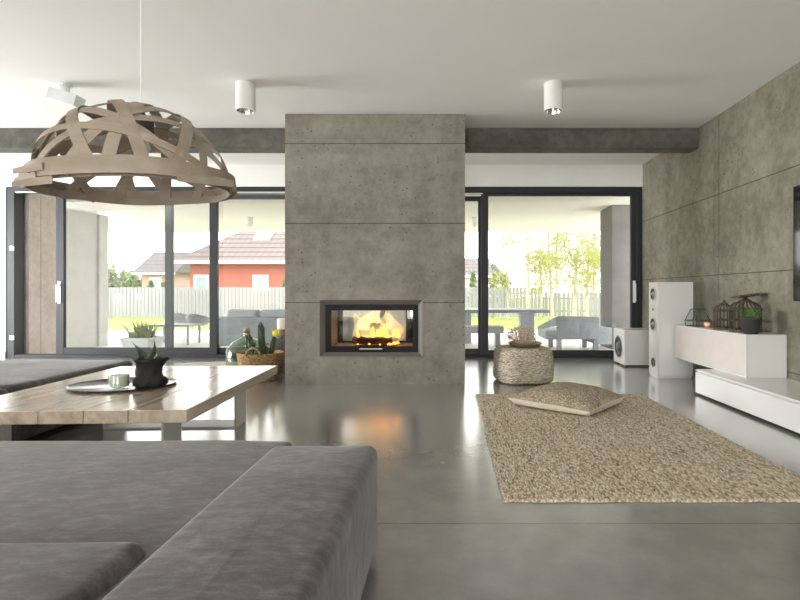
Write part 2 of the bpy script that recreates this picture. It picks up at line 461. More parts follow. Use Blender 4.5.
# window 2
w = struct_empty('window_2', (1.1, 7.3, 0))
finish('window_frame', ring_frame(BM(), -.60, XR-.005, 7.29, 7.46, 0, 2.50, .06, .075, .035, .085), M['frame'], w, bevel=.004)
finish('window_track', box(BM(), -.54, .52, 7.30, 7.33, 2.395, 2.41), M['track'], w)
sash = finish('sliding_sash', ring_frame(BM(), .50, 2.775, 7.31, 7.365, .035, 2.415, .105, .085, .075, .045), M['frame'], w, bevel=.004)
finish('sash_handle', handle(BM(), 2.735, 7.31, .83, 1.11), M['white_matt'], sash, smooth=True)
finish('sash_glass', box(BM(), .60, 2.69, 7.335, 7.341, .11, 2.37), M['glass'], sash)
fx = finish('fixed_sash', ring_frame(BM(), -.54, .56, 7.385, 7.44, .035, 2.38, .05, .1, .09, .07), M['frame'], w, bevel=.004)
finish('sash_glass', box(BM(), -.49, .46, 7.41, 7.416, .125, 2.31), M['glass'], fx)
# unseen windows behind and beside the camera, added to brighten the room
for n, (a, b_) in enumerate(((-5.7, -4.05), (-1.15, .65))):
    w = struct_empty('window_%d' % (3+n), ((a+b_)/2, YB-.15, 0))
    bm = ring_frame(BM(), a, b_, YB-.2, YB-.12, 0, 2.62, .07, .07, .07, .07); box(bm, (a+b_)/2-.05, (a+b_)/2+.05, YB-.2, YB-.12, .07, 2.55)
    finish('window_frame', bm, M['frame'], w)
    finish('window_glass', box(BM(), a+.07, b_-.07, YB-.165, YB-.159, .07, 2.55), M['glass'], w)
w = struct_empty('window_5', (XL-.15, 4.9, 0))
bm = BM()
for y in (3.4, 4.865, 6.33): box(bm, XL-.2, XL-.12, y, y+.07, 0, 2.55)
box(bm, XL-.2, XL-.12, 3.47, 6.33, 0, .07); box(bm, XL-.2, XL-.12, 3.47, 6.33, 2.48, 2.55)
finish('window_frame', bm, M['frame'], w)
finish('window_glass', box(BM(), XL-.165, XL-.159, 3.47, 6.33, .07, 2.48), M['glass'], w)

# ------------------------------------------------------------------ chimney with see-through fireplace
FX0, FX1, FY0, FY1 = -1.692, .188, 5.22, 5.93
ox0, ox1, oz0, oz1 = -1.33, -.252, .285, .878          # outer edge of the steel surround
ix0, ix1, iz0, iz1 = -1.284, -.303, .326, .828         # black door frame
ch = thing('fireplace', (-.75, 5.57, 0), 'tall board-marked concrete chimney block with a see-through glass fireplace', 'fireplace')
bm = BM()
box(bm, FX0, ox0, FY0, FY1, 0, H-.002); box(bm, ox1, FX1, FY0, FY1, 0, H-.002)
box(bm, ox0, ox1, FY0, FY1, 0, oz0); box(bm, ox0, ox1, FY0, FY1, oz1, H-.002)
bmesh.ops.remove_doubles(bm, verts=bm.verts, dist=1e-5)
finish('concrete_block', bm, M['chimney'], ch)
def surround(y_out, y_in):
    bm = BM()
    o = [(ox0, oz0), (ox1, oz0), (ox1, oz1), (ox0, oz1)]; i = [(ix0, iz0), (ix1, iz0), (ix1, iz1), (ix0, iz1)]
    rings(bm, [[Vector((x, y_out, z)) for x, z in o], [Vector((x, y_in, z)) for x, z in i]], True, False, False)
    return bm
finish('steel_surround', surround(FY0-.004, FY0+.055), M['bevel_steel'], ch, solid=.004)
finish('steel_surround', surround(FY1+.004, FY1-.055), M['bevel_steel'], ch, solid=.004)
gx0, gx1, gz0, gz1 = -1.222, -.360, .388, .766
for y, nm in ((FY0+.05, 'front'), (FY1-.07, 'rear')):
    d = finish('fireplace_door', ring_frame(BM(), ix0, ix1, y, y+.02, iz0, iz1, gx0-ix0, ix1-gx1, gz0-iz0, iz1-gz1), M['black'], ch, bevel=.003)
    finish('door_glass', box(BM(), gx0, gx1, y+.008, y+.012, gz0, gz1), M['oven_glass'], d)
    yy = y-.02 if nm == 'front' else y+.04
    bm = BM(); box(bm, -.92, -.68, yy-.008, yy, .357, .369); box(bm, -.90, -.885, min(yy, y), max(yy, y+.02), .357, .369); box(bm, -.715, -.70, min(yy, y), max(yy, y+.02), .357, .369)
    finish('door_handle', bm, M['chrome'], d)
bm = BM()
box(bm, ix0-.02, ix0, FY0+.07, FY1-.07, iz0, iz1); box(bm, ix1, ix1+.02, FY0+.07, FY1-.07, iz0, iz1)
box(bm, ix0, ix1, FY0+.07, FY1-.07, iz0, gz0-.02); box(bm, ix0, ix1, FY0+.07, FY1-.07, gz1+.02, iz1)
finish('firebox_lining', bm, M['refractory'], ch)
finish('fire_grate', box(BM(), -1.0, -.55, 5.40, 5.75, gz0-.02, gz0-.004), M['black'], ch)
def log(p, q, r, k, label):
    bm = BM(); p = Vector(p); q = Vector(q)
    tube(bm, [p.lerp(q, t/6)+Vector((0, 0, .006*math.sin(t*2+k))) for t in range(7)], [r*(1+.08*math.sin(t*1.7+k)) for t in range(7)], 10)
    o = finish('firewood_log', bm, M['log'], smooth=True, angle=50)
    return tag(o, label, 'log', 'burning logs in the fireplace')
z0 = gz0-.004
log((-1.03, 5.50, z0+.045), (-.60, 5.47, z0+.043), .042, 0, 'charred log lying along the front of the fire bed')
log((-.98, 5.68, z0+.045), (-.55, 5.66, z0+.043), .042, 1, 'charred log lying along the rear of the fire bed')
log((-.99, 5.57, z0+.125), (-.62, 5.60, z0+.122), .036, 2, 'scorched log resting across the two lower logs')
log((-.86, 5.57, z0+.20), (-.74, 5.555, z0+.195), .036, 3, 'short pale split log on top of the burning pile')
M['flame'] = emit('flame_orange', (1.0, .33, .045), 3.2, .75)
M['flame_soft'] = emit('flame_yellow', (1.0, .78, .36), 1.25, .17)
M['ember'] = emit('ember', (1.0, .22, .03), 5.0)
fire = thing('fire', (-.8, 5.56, z0), 'wood fire flaming over the logs behind the fireplace glass', 'fire'); fire['kind'] = 'stuff'
def flame(bm, x, y, z, h, r, k):
    loops = []
    for t in range(9):
        u = t/8; rr = r*(math.sin(PI*min(1, .18+u*.82))**.8)*(1-u*.55)+.001
        cx = x+.25*r*math.sin(u*5+k)*u*2; cy = y+.2*r*math.cos(u*4+k)*u
        loops.append([Vector((cx+rr*math.cos(a*PI/4), cy+.6*rr*math.sin(a*PI/4), z+h*u)) for a in range(8)])
    rings(bm, loops)
bm = BM(); r2 = random.Random(3)
for i in range(26):
    x = -1.0+.46*r2.random(); c = 1-abs(x+.77)/.28
    flame(bm, x, 5.46+.2*r2.random(), z0+.04+.05*r2.random(), .05+.10*c*r2.random()+.03, .016+.016*r2.random(), i)
finish('flame_tongues', bm, M['flame'], fire, smooth=True)
bm = BM()
for i, (x, h, r) in enumerate(((-.96, .33, .13), (-.86, .365, .16), (-.72, .365, .16), (-.62, .34, .13), (-.78, .37, .24))):
    flame(bm, x, 5.57+.03*(i % 2), z0+.02, h, r, i*2)
finish('flame_glow', bm, M['flame_soft'], fire, smooth=True)
bm = BM()
for i in range(60):
    x = -1.0+.46*r2.random(); y = 5.43+.28*r2.random(); s = .008+.012*r2.random()
    lathe(bm, [(.2*s, 0), (s, s*.5), (.7*s, s*1.1), (.1*s, s*1.4)], (x, y, z0), 6)
finish('glowing_embers', bm, M['ember'], fire)

# ------------------------------------------------------------------ ceiling lamps
def spot(name, x, y, ztop, r, h, label, group):
    t = thing(name, (x, y, ztop-h), label, 'ceiling lamp', group)
    bm = BM(); lathe(bm, [(r*.90, 0), (r, 0), (r, h), (r*.90, h), ], (x, y, ztop-h), 32, False, True)
    finish('lamp_housing', bm, M['lamp_white'], t, smooth=True, angle=30)
    bm = BM(); lathe(bm, [(r*.9, .001), (r*.82, .03), (r*.55, .07), (r*.35, .075)], (x, y, ztop-h), 32, False, True)
    finish('lamp_reflector', bm, M['reflector'], t, smooth=True)
    bm = BM(); lathe(bm, [(r*.3, .05), (r*.34, .06), (r*.34, .072)], (x, y, ztop-h), 16)
    finish('lamp_lens', bm, M['clear_glass'], t)
    return t
G1 = 'white spotlights under the white ceiling'
spot('ceiling_spotlight', -1.80, 4.47, H, .083, .245, 'white cylinder ceiling spotlight between the wooden lampshade and the chimney', G1)
spot('ceiling_spotlight', .95, 4.47, H, .083, .245, 'white cylinder ceiling spotlight beyond the chimney towards the concrete wall', G1)
t = thing('ceiling_spotlight', at(66, 98, 4.5), 'tilted white box spotlight on the ceiling peeking out behind the wooden lampshade', 'ceiling lamp', G1)
Mt = Matrix.Translation(at(66, 98.5, 4.5)) @ Matrix.Rotation(math.radians(17), 4, 'Y')
bm = BM(); box(bm, -.13, .13, -.06, .06, -.05, .05, Mt); finish('lamp_housing', bm, M['zinc'], t, bevel=.004)
p = at(66, 98.5, 4.5); bm = BM(); tube(bm, [p+Vector((0, 0, .03)), (p.x, p.y, H)], .03, 12); finish('lamp_stem', bm, M['lamp_white'], t)
bm = BM(); lathe(bm, [(.05, 0), (.05, .012)], (p.x, p.y, H-.012), 24); finish('ceiling_rose', bm, M['lamp_white'], t)

# woven plywood pendant
LX, LY, LZ = -1.535, 2.50, 1.465
RL, HL = .43, .415
TILT = Matrix.Translation((LX, LY, LZ)) @ Matrix.Rotation(math.radians(-2.6), 4, 'Y') @ Matrix.Rotation(math.radians(1.8), 4, 'X')
pend = thing('pendant_lamp', (LX, LY, LZ), 'large dome pendant lamp woven from pale plywood strips on a thin cord', 'pendant lamp')
def dome(u, off=0):                    # unit direction -> dome point
    return Vector((u.x*(RL+off), u.y*(RL+off), u.z*(HL+off)))
def strip(bm, path, width, off, th=.004):
    """flat strip bent over the dome along unit directions"""
    loops = []
    n = len(path)
    for i, u in enumerate(path):
        d = (path[min(i+1, n-1)]-path[max(i-1, 0)]).normalized()
        side = u.cross(d).normalized()
        a = (u+side*width/2).normalized()*math.sqrt(1+width*width/4) if False else (u+side*width/2)
        b = (u-side*width/2)
        loops.append([TILT @ dome(a, off), TILT @ dome(b, off), TILT @ dome(b, off+th), TILT @ dome(a, off+th)])
    rings(bm, loops)
def arc(az0, elev, ext=0.03, n=40):
    """great circle from the rim at azimuth az0 to az0+180 that rises to the given elevation"""
    a = math.radians(az0); e = math.radians(elev)
    p = Vector((math.cos(a), math.sin(a), 0)); q = Vector((-math.sin(a)*math.cos(e), math.cos(a)*math.cos(e), math.sin(e)))
    return [p*math.cos(t)+q*math.sin(t) for t in [(-ext+(PI+2*ext)*k/n) for k in range(n+1)]]
r3 = random.Random(11)
arcs = [(200, 74, .12), (262, 60, .12), (318, 66, .12), (352, 48, .11), (150, 50, .11), (100, 64, .12),
        (228, 42, .10), (285, 80, .12), (125, 78, .12), (25, 62, .12), (60, 38, .10), (172, 30, .09)]
for i, (az, el, wd) in enumerate(arcs):
    bm = BM(); strip(bm, arc(az, el, .01), wd, -.010+.006*(i % 3))
    finish('wooden_strip', bm, M['plywood'], pend, smooth=True, angle=30)
def rimband(z0b, z1b, off, n=72):
    bm = BM(); loops = []
    for k in range(n+1):
        a = 2*PI*k/n; jig = .006*math.sin(5*a)
        lo, hi = z0b+jig, z1b+jig
        lp = []
        for z, o in ((lo, off), (hi, off), (hi, off+.005), (lo, off+.005)):
            s = math.sqrt(max(.0, 1-max(z, 0)**2)) if z > 0 else 1.0
            lp.append(TILT @ Vector((math.cos(a)*(RL*s+o), math.sin(a)*(RL*s+o), z*HL)))
        loops.append(lp)
    rings(bm, loops)
    return bm
finish('rim_band', rimband(-.02, .165, .014), M['plywood'], pend, smooth=True, angle=30)
finish('rim_band', rimband(-.035, .05, -.020), M['plywood'], pend, smooth=True, angle=30)
for az, dz, ln in ((250, .03, .17), (244, -.004, .15), (238, .012, .10), (256, -.03, .20), (330, .004, .20), (322, -.012, .24)):   # loose strip ends leaving the rim
    a = math.radians(az); bm = BM(); sg = -1 if az < 300 else 1
    d = Vector((math.cos(a), math.sin(a), 0)); tt = Vector((-d.y, d.x, 0))*sg
    loops = []
    for q in (-.02, ln*.5, ln):
        pc = d*(RL+.021)+tt*q
        loops.append([TILT @ (pc+Vector((0, 0, dz+dd*(.016 if q < ln else .011)))+d*oo) for dd, oo in ((-1, 0), (1, 0), (1, .004), (-1, .004))])
    rings(bm, loops); finish('strip_end', bm, M['plywood'], pend)
top = TILT @ Vector((.03, 0, HL))
bm = BM(); tube(bm, [top+Vector((0, 0, -.02)), (top.x, top.y, H-.02)], .0035, 6); finish('cord', bm, M['white_matt'], pend)
bm = BM(); lathe(bm, [(.05, 0), (.055, .018)], (top.x, top.y, H-.019), 24); finish('ceiling_rose', bm, M['lamp_white'], pend)
bm = BM(); lathe(bm, [(.05, 0), (.055, .01), (.055, .09), (.02, .11), (.006, .14)], (top.x+.005, top.y, top.z-.155), 20)
finish('lamp_holder', bm, M['grey_ceramic'], pend, smooth=True)
bm = BM(); lathe(bm, [(.004, 0), (.03, .012), (.04, .04), (.03, .075), (.02, .10)], (top.x+.005, top.y, top.z-.25), 20)
finish('light_bulb', bm, M['lamp_white'], pend, smooth=True)

# ------------------------------------------------------------------ sofas
def cushion_block(bm, x0, x1, y0, y1, z0, z1, r, crown=.012, n=14):
    """rounded upholstered block, gently crowned"""
    def prof(lo, hi, k):           # parameter -1..1 -> coordinate with rounded rim
        return lo+(hi-lo)*k
    cxm, cym = (x0+x1)/2, (y0+y1)/2; hx, hy = (x1-x0)/2, (y1-y0)/2
    loops = []
    def outline(inset, z, cr):
        pts = []
        rr = max(r-inset, .004)
        for qx, qy, a0 in ((1, 1, 0), (-1, 1, 90), (-1, -1, 180), (1, -1, 270)):
            for s_ in range(6):
                a = math.radians(a0+18*s_)
                pts.append((cxm+qx*(hx-inset-rr)+rr*math.cos(a), cym+qy*(hy-inset-rr)+rr*math.sin(a)))
        out = []
        for k in range(len(pts)):   # subdivide the straight runs so the crown can bend
            p, q = pts[k], pts[(k+1) % len(pts)]
            m = 10 if k % 6 == 5 else 1
            for j in range(m):
                x = p[0]+(q[0]-p[0])*j/m; y = p[1]+(q[1]-p[1])*j/m
                out.append(Vector((x, y, z)))
        return out
    steps = []
    for s_ in range(6):
        a = PI/2*s_/5; steps.append((r*(1-math.sin(a)), z0+r*.5*(1-math.cos(a))))
    steps += [(0, z0+(z1-z0)*.35), (-.004, z0+(z1-z0)*.55), (0, z1-r)]
    for s_ in range(1, 7):
        a = PI/2*s_/6; steps.append((r*(1-math.cos(a)), z1-r+r*math.sin(a)))
    for ins in (.03, .07, .13, .2, .28, .34):
        if ins < min(hx, hy)-r-.02: steps.append((r+ins, z1+crown*(1-math.exp(-ins*9))))
    for ins, z in steps: loops.append(outline(max(ins, 0), z, 0))
    rings(bm, loops)
    for v in bm.verts:
        k = noise.noise(v.co*2.3)*.006+noise.noise(v.co*7)*.0022
        v.co += Vector((k*.6, k*.5, k if v.co.z > z0+.05 else 0))
    return bm
sf = thing('sofa', (-1.6, 1.1, 0), 'grey suede sofa with a broad flat armrest standing near the camera', 'sofa')
finish('plinth', box(BM(), -3.3, -.34, .05, 1.72, 0, .05), M['black'], sf)
finish('armrest', cushion_block(BM(), -.64, -.25, -.25, 1.83, .045, .40, .035), M['sofa'], sf, smooth=True, angle=180)
finish('seat_base', cushion_block(BM(), -3.4, -.60, .1, 1.985, .045, .37, .03, .004), M['sofa'], sf, smooth=True, angle=180)
finish('seat_cushion', cushion_block(BM(), -2.1, -.66, .05, 1.115, .34, .405, .035, .008), M['sofa'], sf, smooth=True, angle=180)
s2 = thing('sofa', (-3.5, 3.1, 0), 'low grey suede sofa beyond the plank table by the open terrace door', 'sofa')
finish('plinth', box(BM(), -4.4, -2.66, 2.15, 4.0, 0, .05), M['black'], s2)
finish('seat_base', cushion_block(BM(), -4.45, -2.60, 2.1, 4.08, .045, .30, .03), M['sofa'], s2, smooth=True, angle=180)
finish('seat_cushion', cushion_block(BM(), -4.2, -2.56, 2.95, 4.10, .29, .405, .04, .012), M['sofa'], s2, smooth=True, angle=180)
finish('seat_cushion', cushion_block(BM(), -4.2, -2.56, 2.05, 2.945, .29, .395, .04, .012), M['sofa'], s2, smooth=True, angle=180)
finish('backrest', cushion_block(BM(), -4.75, -4.25, 2.05, 4.10, .045, .66, .06), M['sofa'], s2, smooth=True, angle=180)

# ------------------------------------------------------------------ coffee table
tb = thing('coffee_table', (-1.8, 3.05, 0), 'low coffee table of pale wooden planks on flat white steel legs', 'table')
edges = [-2.39, -2.115, -1.905, -1.70, -1.495, -1.225]
for a, b_ in zip(edges, edges[1:]):
    bm = BM(); box(bm, a+.0015, b_-.0015, 2.33, 3.77, .338, .40)
    finish('plank', bm, M['table'], tb, bevel=.003)
for y0, y1 in ((2.53, 2.72), (3.50, 3.70)):
    for x in (-2.345, -1.447): finish('leg', box(BM(), x, x+.012, y0, y1, .0, .337), M['white_matt'], tb, bevel=.002)
    finish('floor_bar', box(BM(), -2.333, -1.447, y0, y1, .0, .012), M['white_matt'], tb, bevel=.002)
    finish('top_bar', box(BM(), -2.333, -1.447, y0, y1, .325, .337), M['white_matt'], tb, bevel=.002)
bm = BM(); lathe(bm, [(.275, 0), (.29, .004), (.293, .012), (.287, .013), (.275, .007)], (-1.92, 2.965, .401), 64, True, True, 1, .82)
tag(finish('tray', bm, M['tray'], smooth=True, angle=35), 'dark oval metal tray on the plank table', 'tray')
TZ = .409
c = thing('candle_jar', (-1.868, 2.85, TZ), 'glass jar candle of pale green wax on the dark tray', 'candle')
bm = BM(); lathe(bm, [(.047, .001), (.054, .008), (.054, .075), (.047, .088), (.044, .092), (.047, .104), (.044, .104), (.041, .093), (.05, .075), (.05, .01)], (-1.868, 2.85, TZ), 32, True, False)
finish('glass_jar', bm, M['clear_glass'], c, smooth=True)
bm = BM(); lathe(bm, [(.045, .008), (.0495, .012), (.0495, .068), (.046, .074)], (-1.868, 2.85, TZ), 28); finish('wax', bm, M['green_wax'], c, smooth=True)
bm = BM(); tube(bm, [(-1.868, 2.85, TZ+.073), (-1.867, 2.85, TZ+.085)], .0015); finish('wick', bm, M['black'], c)

def blade(bm, base, tip, w, bend, th=.35, n=8):
    """fleshy pointed leaf"""
    base = Vector(base); tip = Vector(tip); d = tip-base
    s_ = d.cross(Vector((0, 0, 1)))
    if s_.length < 1e-4: s_ = Vector((1, 0, 0))
    s_.normalize(); nrm = s_.cross(d).normalized()
    loops = []
    for k in range(n+1):
        u = k/n; ww = w*(1-u**1.6)*(.75+.5*math.sin(PI*min(u*1.3, 1)))+.0008
        p = base+d*u+nrm*bend*math.sin(PI*u)
        loops.append([p+s_*ww, p+nrm*ww*th*.4, p-s_*ww, p-nrm*ww*th])
    rings(bm, loops)
px, py = -1.735, 2.92
pl = thing('potted_succulent', (px, py, TZ), 'spiky succulent in a crumpled dark paper bag on the tray', 'plant')
def crumple(a, z): return 1+.09*math.sin(3*a+z*40)+.06*math.sin(7*a-z*60)+.04*math.sin(13*a+z*90)
bm = BM(); lathe(bm, [(.074, 0), (.084, .012), (.083, .035), (.078, .048), (.07, .052), (.066, .075), (.068, .11), (.074, .135), (.086, .15), (.082, .163), (.068, .16), (.055, .14)], (px, py, TZ), 48, wob=crumple)
finish('paper_bag', bm, M['dark_bag'], pl, smooth=True, angle=180)
bm = BM(); lathe(bm, [(.05, .139), (.064, .146), (.03, .153)], (px, py, TZ), 20); finish('soil', bm, M['soil'], pl)
bm = BM(); top = Vector((px, py, TZ+.152))
for tx, tz, w_, by in ((116, 356.5, .013, -.03), (131, 341, .015, -.02), (136, 345, .014, .02), (141, 350, .014, .03), (154, 339, .015, -.01), (150, 348, .015, -.03), (143, 357, .012, -.04), (147, 352, .011, .02), (134, 352, .012, -.03), (156, 350, .01, .03)):
    tp = at(tx, tz, py+by); bb = top+Vector((max(-.06, min(.05, (tp.x-px)*.45)), by*.6, 0)); blade(bm, bb, tp, w_, .012*(1 if tx < 145 else -1))
finish('leaves', bm, M['succulent'], pl, smooth=True, angle=60)

tb.rotation_euler[2] = math.radians(2.4); tb.location.x -= .03
# ------------------------------------------------------------------ pale mat, bottle, basket with cactus, candle holder
def round_mat(c, r, th):
    bm = BM(); prof = [(r*.98, 0), (r, th*.5), (r*.985, th)]
    k = r*.96
    while k > .04: prof.append((k, th+.003)); prof.append((k-.014, th-.001)); k -= .028
    lathe(bm, prof, c, 72); return bm
tag(finish('floor_mat', round_mat((-3.02, 6.2, .001), .58, .02), M['mat'], smooth=True), 'pale round woven mat on the floor beyond the plank table', 'mat')
b = thing('glass_bottle', (-2.375, 5.93, 0), 'big round green glass bottle standing behind the cactus basket', 'bottle')
bm = BM(); lathe(bm, [(.11, .001), (.19, .02), (.23, .09), (.24, .2), (.22, .30), (.15, .38), (.07, .415), (.04, .44), (.038, .48), (.046, .485), (.046, .50), (.036, .50)], (-2.375, 5.93, 0), 40)
finish('bottle_body', bm, M['bottle'], b, smooth=True)
bm = BM(); lathe(bm, [(.033, .47), (.036, .535), (.03, .54)], (-2.375, 5.93, 0), 20); finish('cork', bm, M['turned_wood'], b, smooth=True)
cs = thing('candle_holder', (-1.99, 5.98, 0), 'dark grey rounded candle holder with wooden ball and white candle beside the chimney', 'candle holder')
bm = BM(); lathe(bm, [(.09, 0), (.105, .02), (.12, .2), (.125, .32), (.115, .38), (.08, .41), (.03, .42)], (-1.99, 5.98, 0), 32); finish('ceramic_vase', bm, M['grey_ceramic'], cs, smooth=True)
bm = BM(); lathe(bm, [(.02, 0), (.05, .02), (.062, .05), (.055, .085), (.03, .10)], (-1.97, 5.98, .418), 24); finish('wooden_ball', bm, M['turned_wood'], cs, smooth=True)
bm = BM(); lathe(bm, [(.056, 0), (.06, .01), (.06, .12), (.05, .13)], (-1.97, 5.98, .517), 24); finish('candle', bm, M['candle'], cs, smooth=True)
bx_, by_ = -2.035, 5.47
ba = thing('basket', (bx_, by_, 0), 'round seagrass basket with looped handles beside the concrete chimney', 'basket')
def rope(a, z): return 1+.012*math.sin(40*a)*math.sin(z*150)
prof = [(.15, 0), (.17, .004)]
for k in range(1, 25):
    u = k/24; r = .165+.075*math.sin(u*PI*.5)+.006*(k % 2); prof.append((r, .004+u*.29))
prof += [(.235, .296), (.215, .29), (.205, .22)]
bm = BM(); lathe(bm, prof, (bx_, by_, 0), 80, True, False, wob=rope); finish('woven_body', bm, M['weave_basket'], ba, smooth=True, angle=180)
for s_ in (-1, 1):
    bm = BM(); tube(bm, [(bx_+.005+.075*math.cos(a), by_+s_*.235, .285+.085*math.sin(a)) for a in [PI*k/12 for k in range(13)]], .012, 8)
    finish('handle', bm, M['weave_basket'], ba, smooth=True)
bm = BM(); tube(bm, [(bx_+.236*math.cos(a), by_+.236*math.sin(a), .293) for a in [2*PI*k/48 for k in range(48)]], .011, 8, True); finish('rim', bm, M['weave_basket'], ba, smooth=True)
ca = thing('cactus', (bx_, by_, .2), 'cluster of upright dark green cacti with one yellow bloom growing in the basket', 'plant')
bm = BM(); lathe(bm, [(.18, .0), (.198, .05), (.05, .06)], (bx_, by_, .19), 32); finish('soil', bm, M['soil'], ca)
def column(bm, x, y, h, r, lean=0):
    loops = []
    for k in range(15):
        u = k/14; rr = r*(min(1, .8+u)*(1 if u < .8 else math.cos((u-.8)/.2*1.45)))+.002
        loops.append([Vector((x+lean*u+rr*(1+.22*math.cos(5*a))*math.cos(a), y+rr*(1+.22*math.cos(5*a))*math.sin(a), .24+h*u)) for a in [2*PI*j/30 for j in range(30)]])
    rings(bm, loops)
    for k in range(26):     # knobbly offsets
        u = .1+.8*((k*37) % 26)/26; a = k*2.4; q = Vector((x+lean*u+r*1.05*math.cos(a), y+r*1.05*math.sin(a), .24+h*u))
        lathe(bm, [(.003, -.012), (.014, 0), (.003, .018)], q, 6)
for x, y, h, r, ln in ((-2.145, 5.44, .26, .038, -.01), (-2.03, 5.50, .39, .036, -.02), (-2.075, 5.38, .20, .032, -.03), (-2.03, 5.36, .13, .04, .02), (-1.93, 5.46, .24, .026, .05), (-1.97, 5.38, .14, .03, .02)):
    bm = BM(); column(bm, x, y, h, r*.8, ln); finish('cactus_stem', bm, M['cactus'], ca, smooth=True, angle=70)
bm = BM()
for k in range(9):
    a = k*.7; blade(bm, (-1.875, 5.46, .475), (-1.875+.045*math.cos(a), 5.46+.04*math.sin(a), .52+.05*(k % 3)/2), .012, .004)
lathe(bm, [(.012, 0), (.03, .02), (.034, .05), (.015, .065)], (-1.875, 5.46, .475), 12)
finish('bloom', bm, M['yellow'], ca)

# ------------------------------------------------------------------ rug, cushion, pouf
def rug(x0, x1, y0, y1, th=.014):
    bm = BM(); nx, ny = 150, 220
    g = []
    for j in range(ny+1):
        row = []
        for i in range(nx+1):
            u, v = i/nx, j/ny
            x = x0+(x1-x0)*u; y = y0+(y1-y0)*v
            e = .010*noise.noise(Vector((v*30, 3.1 if u < .5 else 8.2, 0)))+.006*noise.noise(Vector((v*110, 1, 5)))
            if i == 0 or i == nx: x += e
            if j == 0 or j == ny: y += .6*(.010*noise.noise(Vector((u*25, 4.4 if v < .5 else 1.7, 2)))+.005*noise.noise(Vector((u*90, 1, 7))))
            z = th*.75+.0035*math.sin(u*nx*PI*.5+.8*math.sin(j*1.3))*math.sin(j*1.57)+.004*noise.noise(Vector((x*38, y*38, 0)))
            if i in (0, nx) or j in (0, ny): z = .001
            row.append(bm.verts.new((x, y, z+.0015)))
        g.append(row)
    for j in range(ny):
        for i in range(nx): bm.faces.new((g[j][i], g[j][i+1], g[j+1][i+1], g[j+1][i]))
    rim = [g[0][i] for i in range(nx+1)]+[g[j][nx] for j in range(1, ny+1)]+[g[ny][i] for i in range(nx-1, -1, -1)]+[g[j][0] for j in range(ny-1, 0, -1)]
    bm.faces.new(list(reversed(rim)))
    return bm
o = finish('rug', rug(.255, 1.815, 2.262, 4.66), M['weave_rug'], smooth=True, angle=180)
tag(o, 'rough woven jute rug lying on the polished floor', 'rug')
def pillow_half(bm, A, B, C, D, zh, top, n=30):
    """half shell of a square pillow between corners A B C D (plan), top or bottom"""
    g = []
    for j in range(n+1):
        row = []
        for i in range(n+1):
            u, v = i/n, j/n
            p = A*(1-u)*(1-v)+B*u*(1-v)+C*u*v+D*(1-u)*v
            cx = A*.25+B*.25+C*.25+D*.25
            U, V = 2*u-1, 2*v-1
            e = max(0, (1-abs(U)**2.4)*(1-abs(V)**2.4))**.55
            pin = 1-.055*((1-abs(U)**2)*(abs(V)**6)+(1-abs(V)**2)*(abs(U)**6))   # edges draw in between the corners
            p = cx+(p-cx)*pin
            zs = A.z*(1-u)*(1-v)+B.z*u*(1-v)+C.z*u*v+D.z*(1-u)*v
            z = zs+zh*e+.006*noise.noise(Vector((p.x*9, p.y*9, 3)))*e if top else (zs-.042*(1-.75*max(abs(U) if abs(V) > .999 else 0, abs(V) if abs(U) > .999 else 0)**3))*(1-e)+.0195*e
            row.append(bm.verts.new((p.x, p.y, z)))
        g.append(row)
    for j in range(n):
        for i in range(n): bm.faces.new((g[j][i], g[j][i+1], g[j+1][i+1], g[j+1][i]))
    if not top:         # upright canvas band under the seam
        rim = [g[0][i] for i in range(n)]+[g[j][n] for j in range(n)]+[g[n][i] for i in range(n, 0, -1)]+[g[j][0] for j in range(n, 0, -1)]
        up = [bm.verts.new((v.co.x, v.co.y, v.co.z+drop)) for v, drop in zip(rim, [.042*(1-.75*abs(2*((k % n)/n)-1)**3) for k in range(4*n)])]
        for k in range(4*n): bm.faces.new((rim[k], rim[(k+1) % (4*n)], up[(k+1) % (4*n)], up[k]))
A, B, C_, D = [Vector(q) for q in ((1.07, 3.74, .06), (1.475, 4.14, .095), (1.00, 4.58, .10), (.505, 4.10, .09))]
cu = thing('cushion', (1.0, 4.17, .012), 'square boucle jute cushion with a cream underside lying on the rug', 'cushion')
bm = BM(); pillow_half(bm, A, B, C_, D, .10, True); finish('woven_cover', bm, M['weave_cushion'], cu, smooth=True, angle=180)
bm = BM(); pillow_half(bm, A, B, C_, D, 0, False); finish('canvas_underside', bm, M['cushion_back'], cu, smooth=True, angle=180)
def pouf(c, r, h):
    bm = BM(); loops = []; nz, na = 60, 120
    for k in range(nz+1):
        t = -1+2*k/nz
        z = h/2*(1+math.copysign(1-(1-abs(t))**1.7, t))
        prof = max(0, 1-abs(t)**4.2)**.5
        rr0 = r*(.55+.45*prof)*(1-.04*t) if k not in (0, nz) else r*.50
        lp = []
        for i in range(na):
            a = 2*PI*i/na+.35
            sq = (abs(math.cos(a))**3.2+abs(math.sin(a))**3.2)**(-1/3.2)
            rr = rr0*sq*.94+.006*math.sin(k*PI*.5)+.007*noise.noise(Vector((math.cos(a)*6, math.sin(a)*6, z*22)))
            lp.append(Vector((c[0]+rr*math.cos(a-.35+.5), c[1]+rr*math.sin(a-.35+.5), c[2]+z+.003*math.sin(a*22+k))))
        loops.append(lp)
    rings(bm, loops)
    return bm
PX, PY = .822, 5.42
tag(finish('pouf', pouf((PX, PY, .004), .318, .365), M['weave_pouf'], smooth=True, angle=180), 'squarish braided jute pouf standing by the glazing', 'pouf')
bm = BM(); lathe(bm, [(.12, 0), (.16, .012), (.178, .035), (.185, .05), (.178, .05), (.168, .036), (.15, .018), (.1, .012)], (PX+.02, PY-.02, .372), 48)
tag(finish('dish', bm, M['brass'], smooth=True), 'shallow metal dish on top of the braided pouf', 'dish')
df = thing('dried_flowers', (PX+.0, PY-.02, .385), 'bunch of dried straw flowers in the dish on the pouf', 'dried flowers')
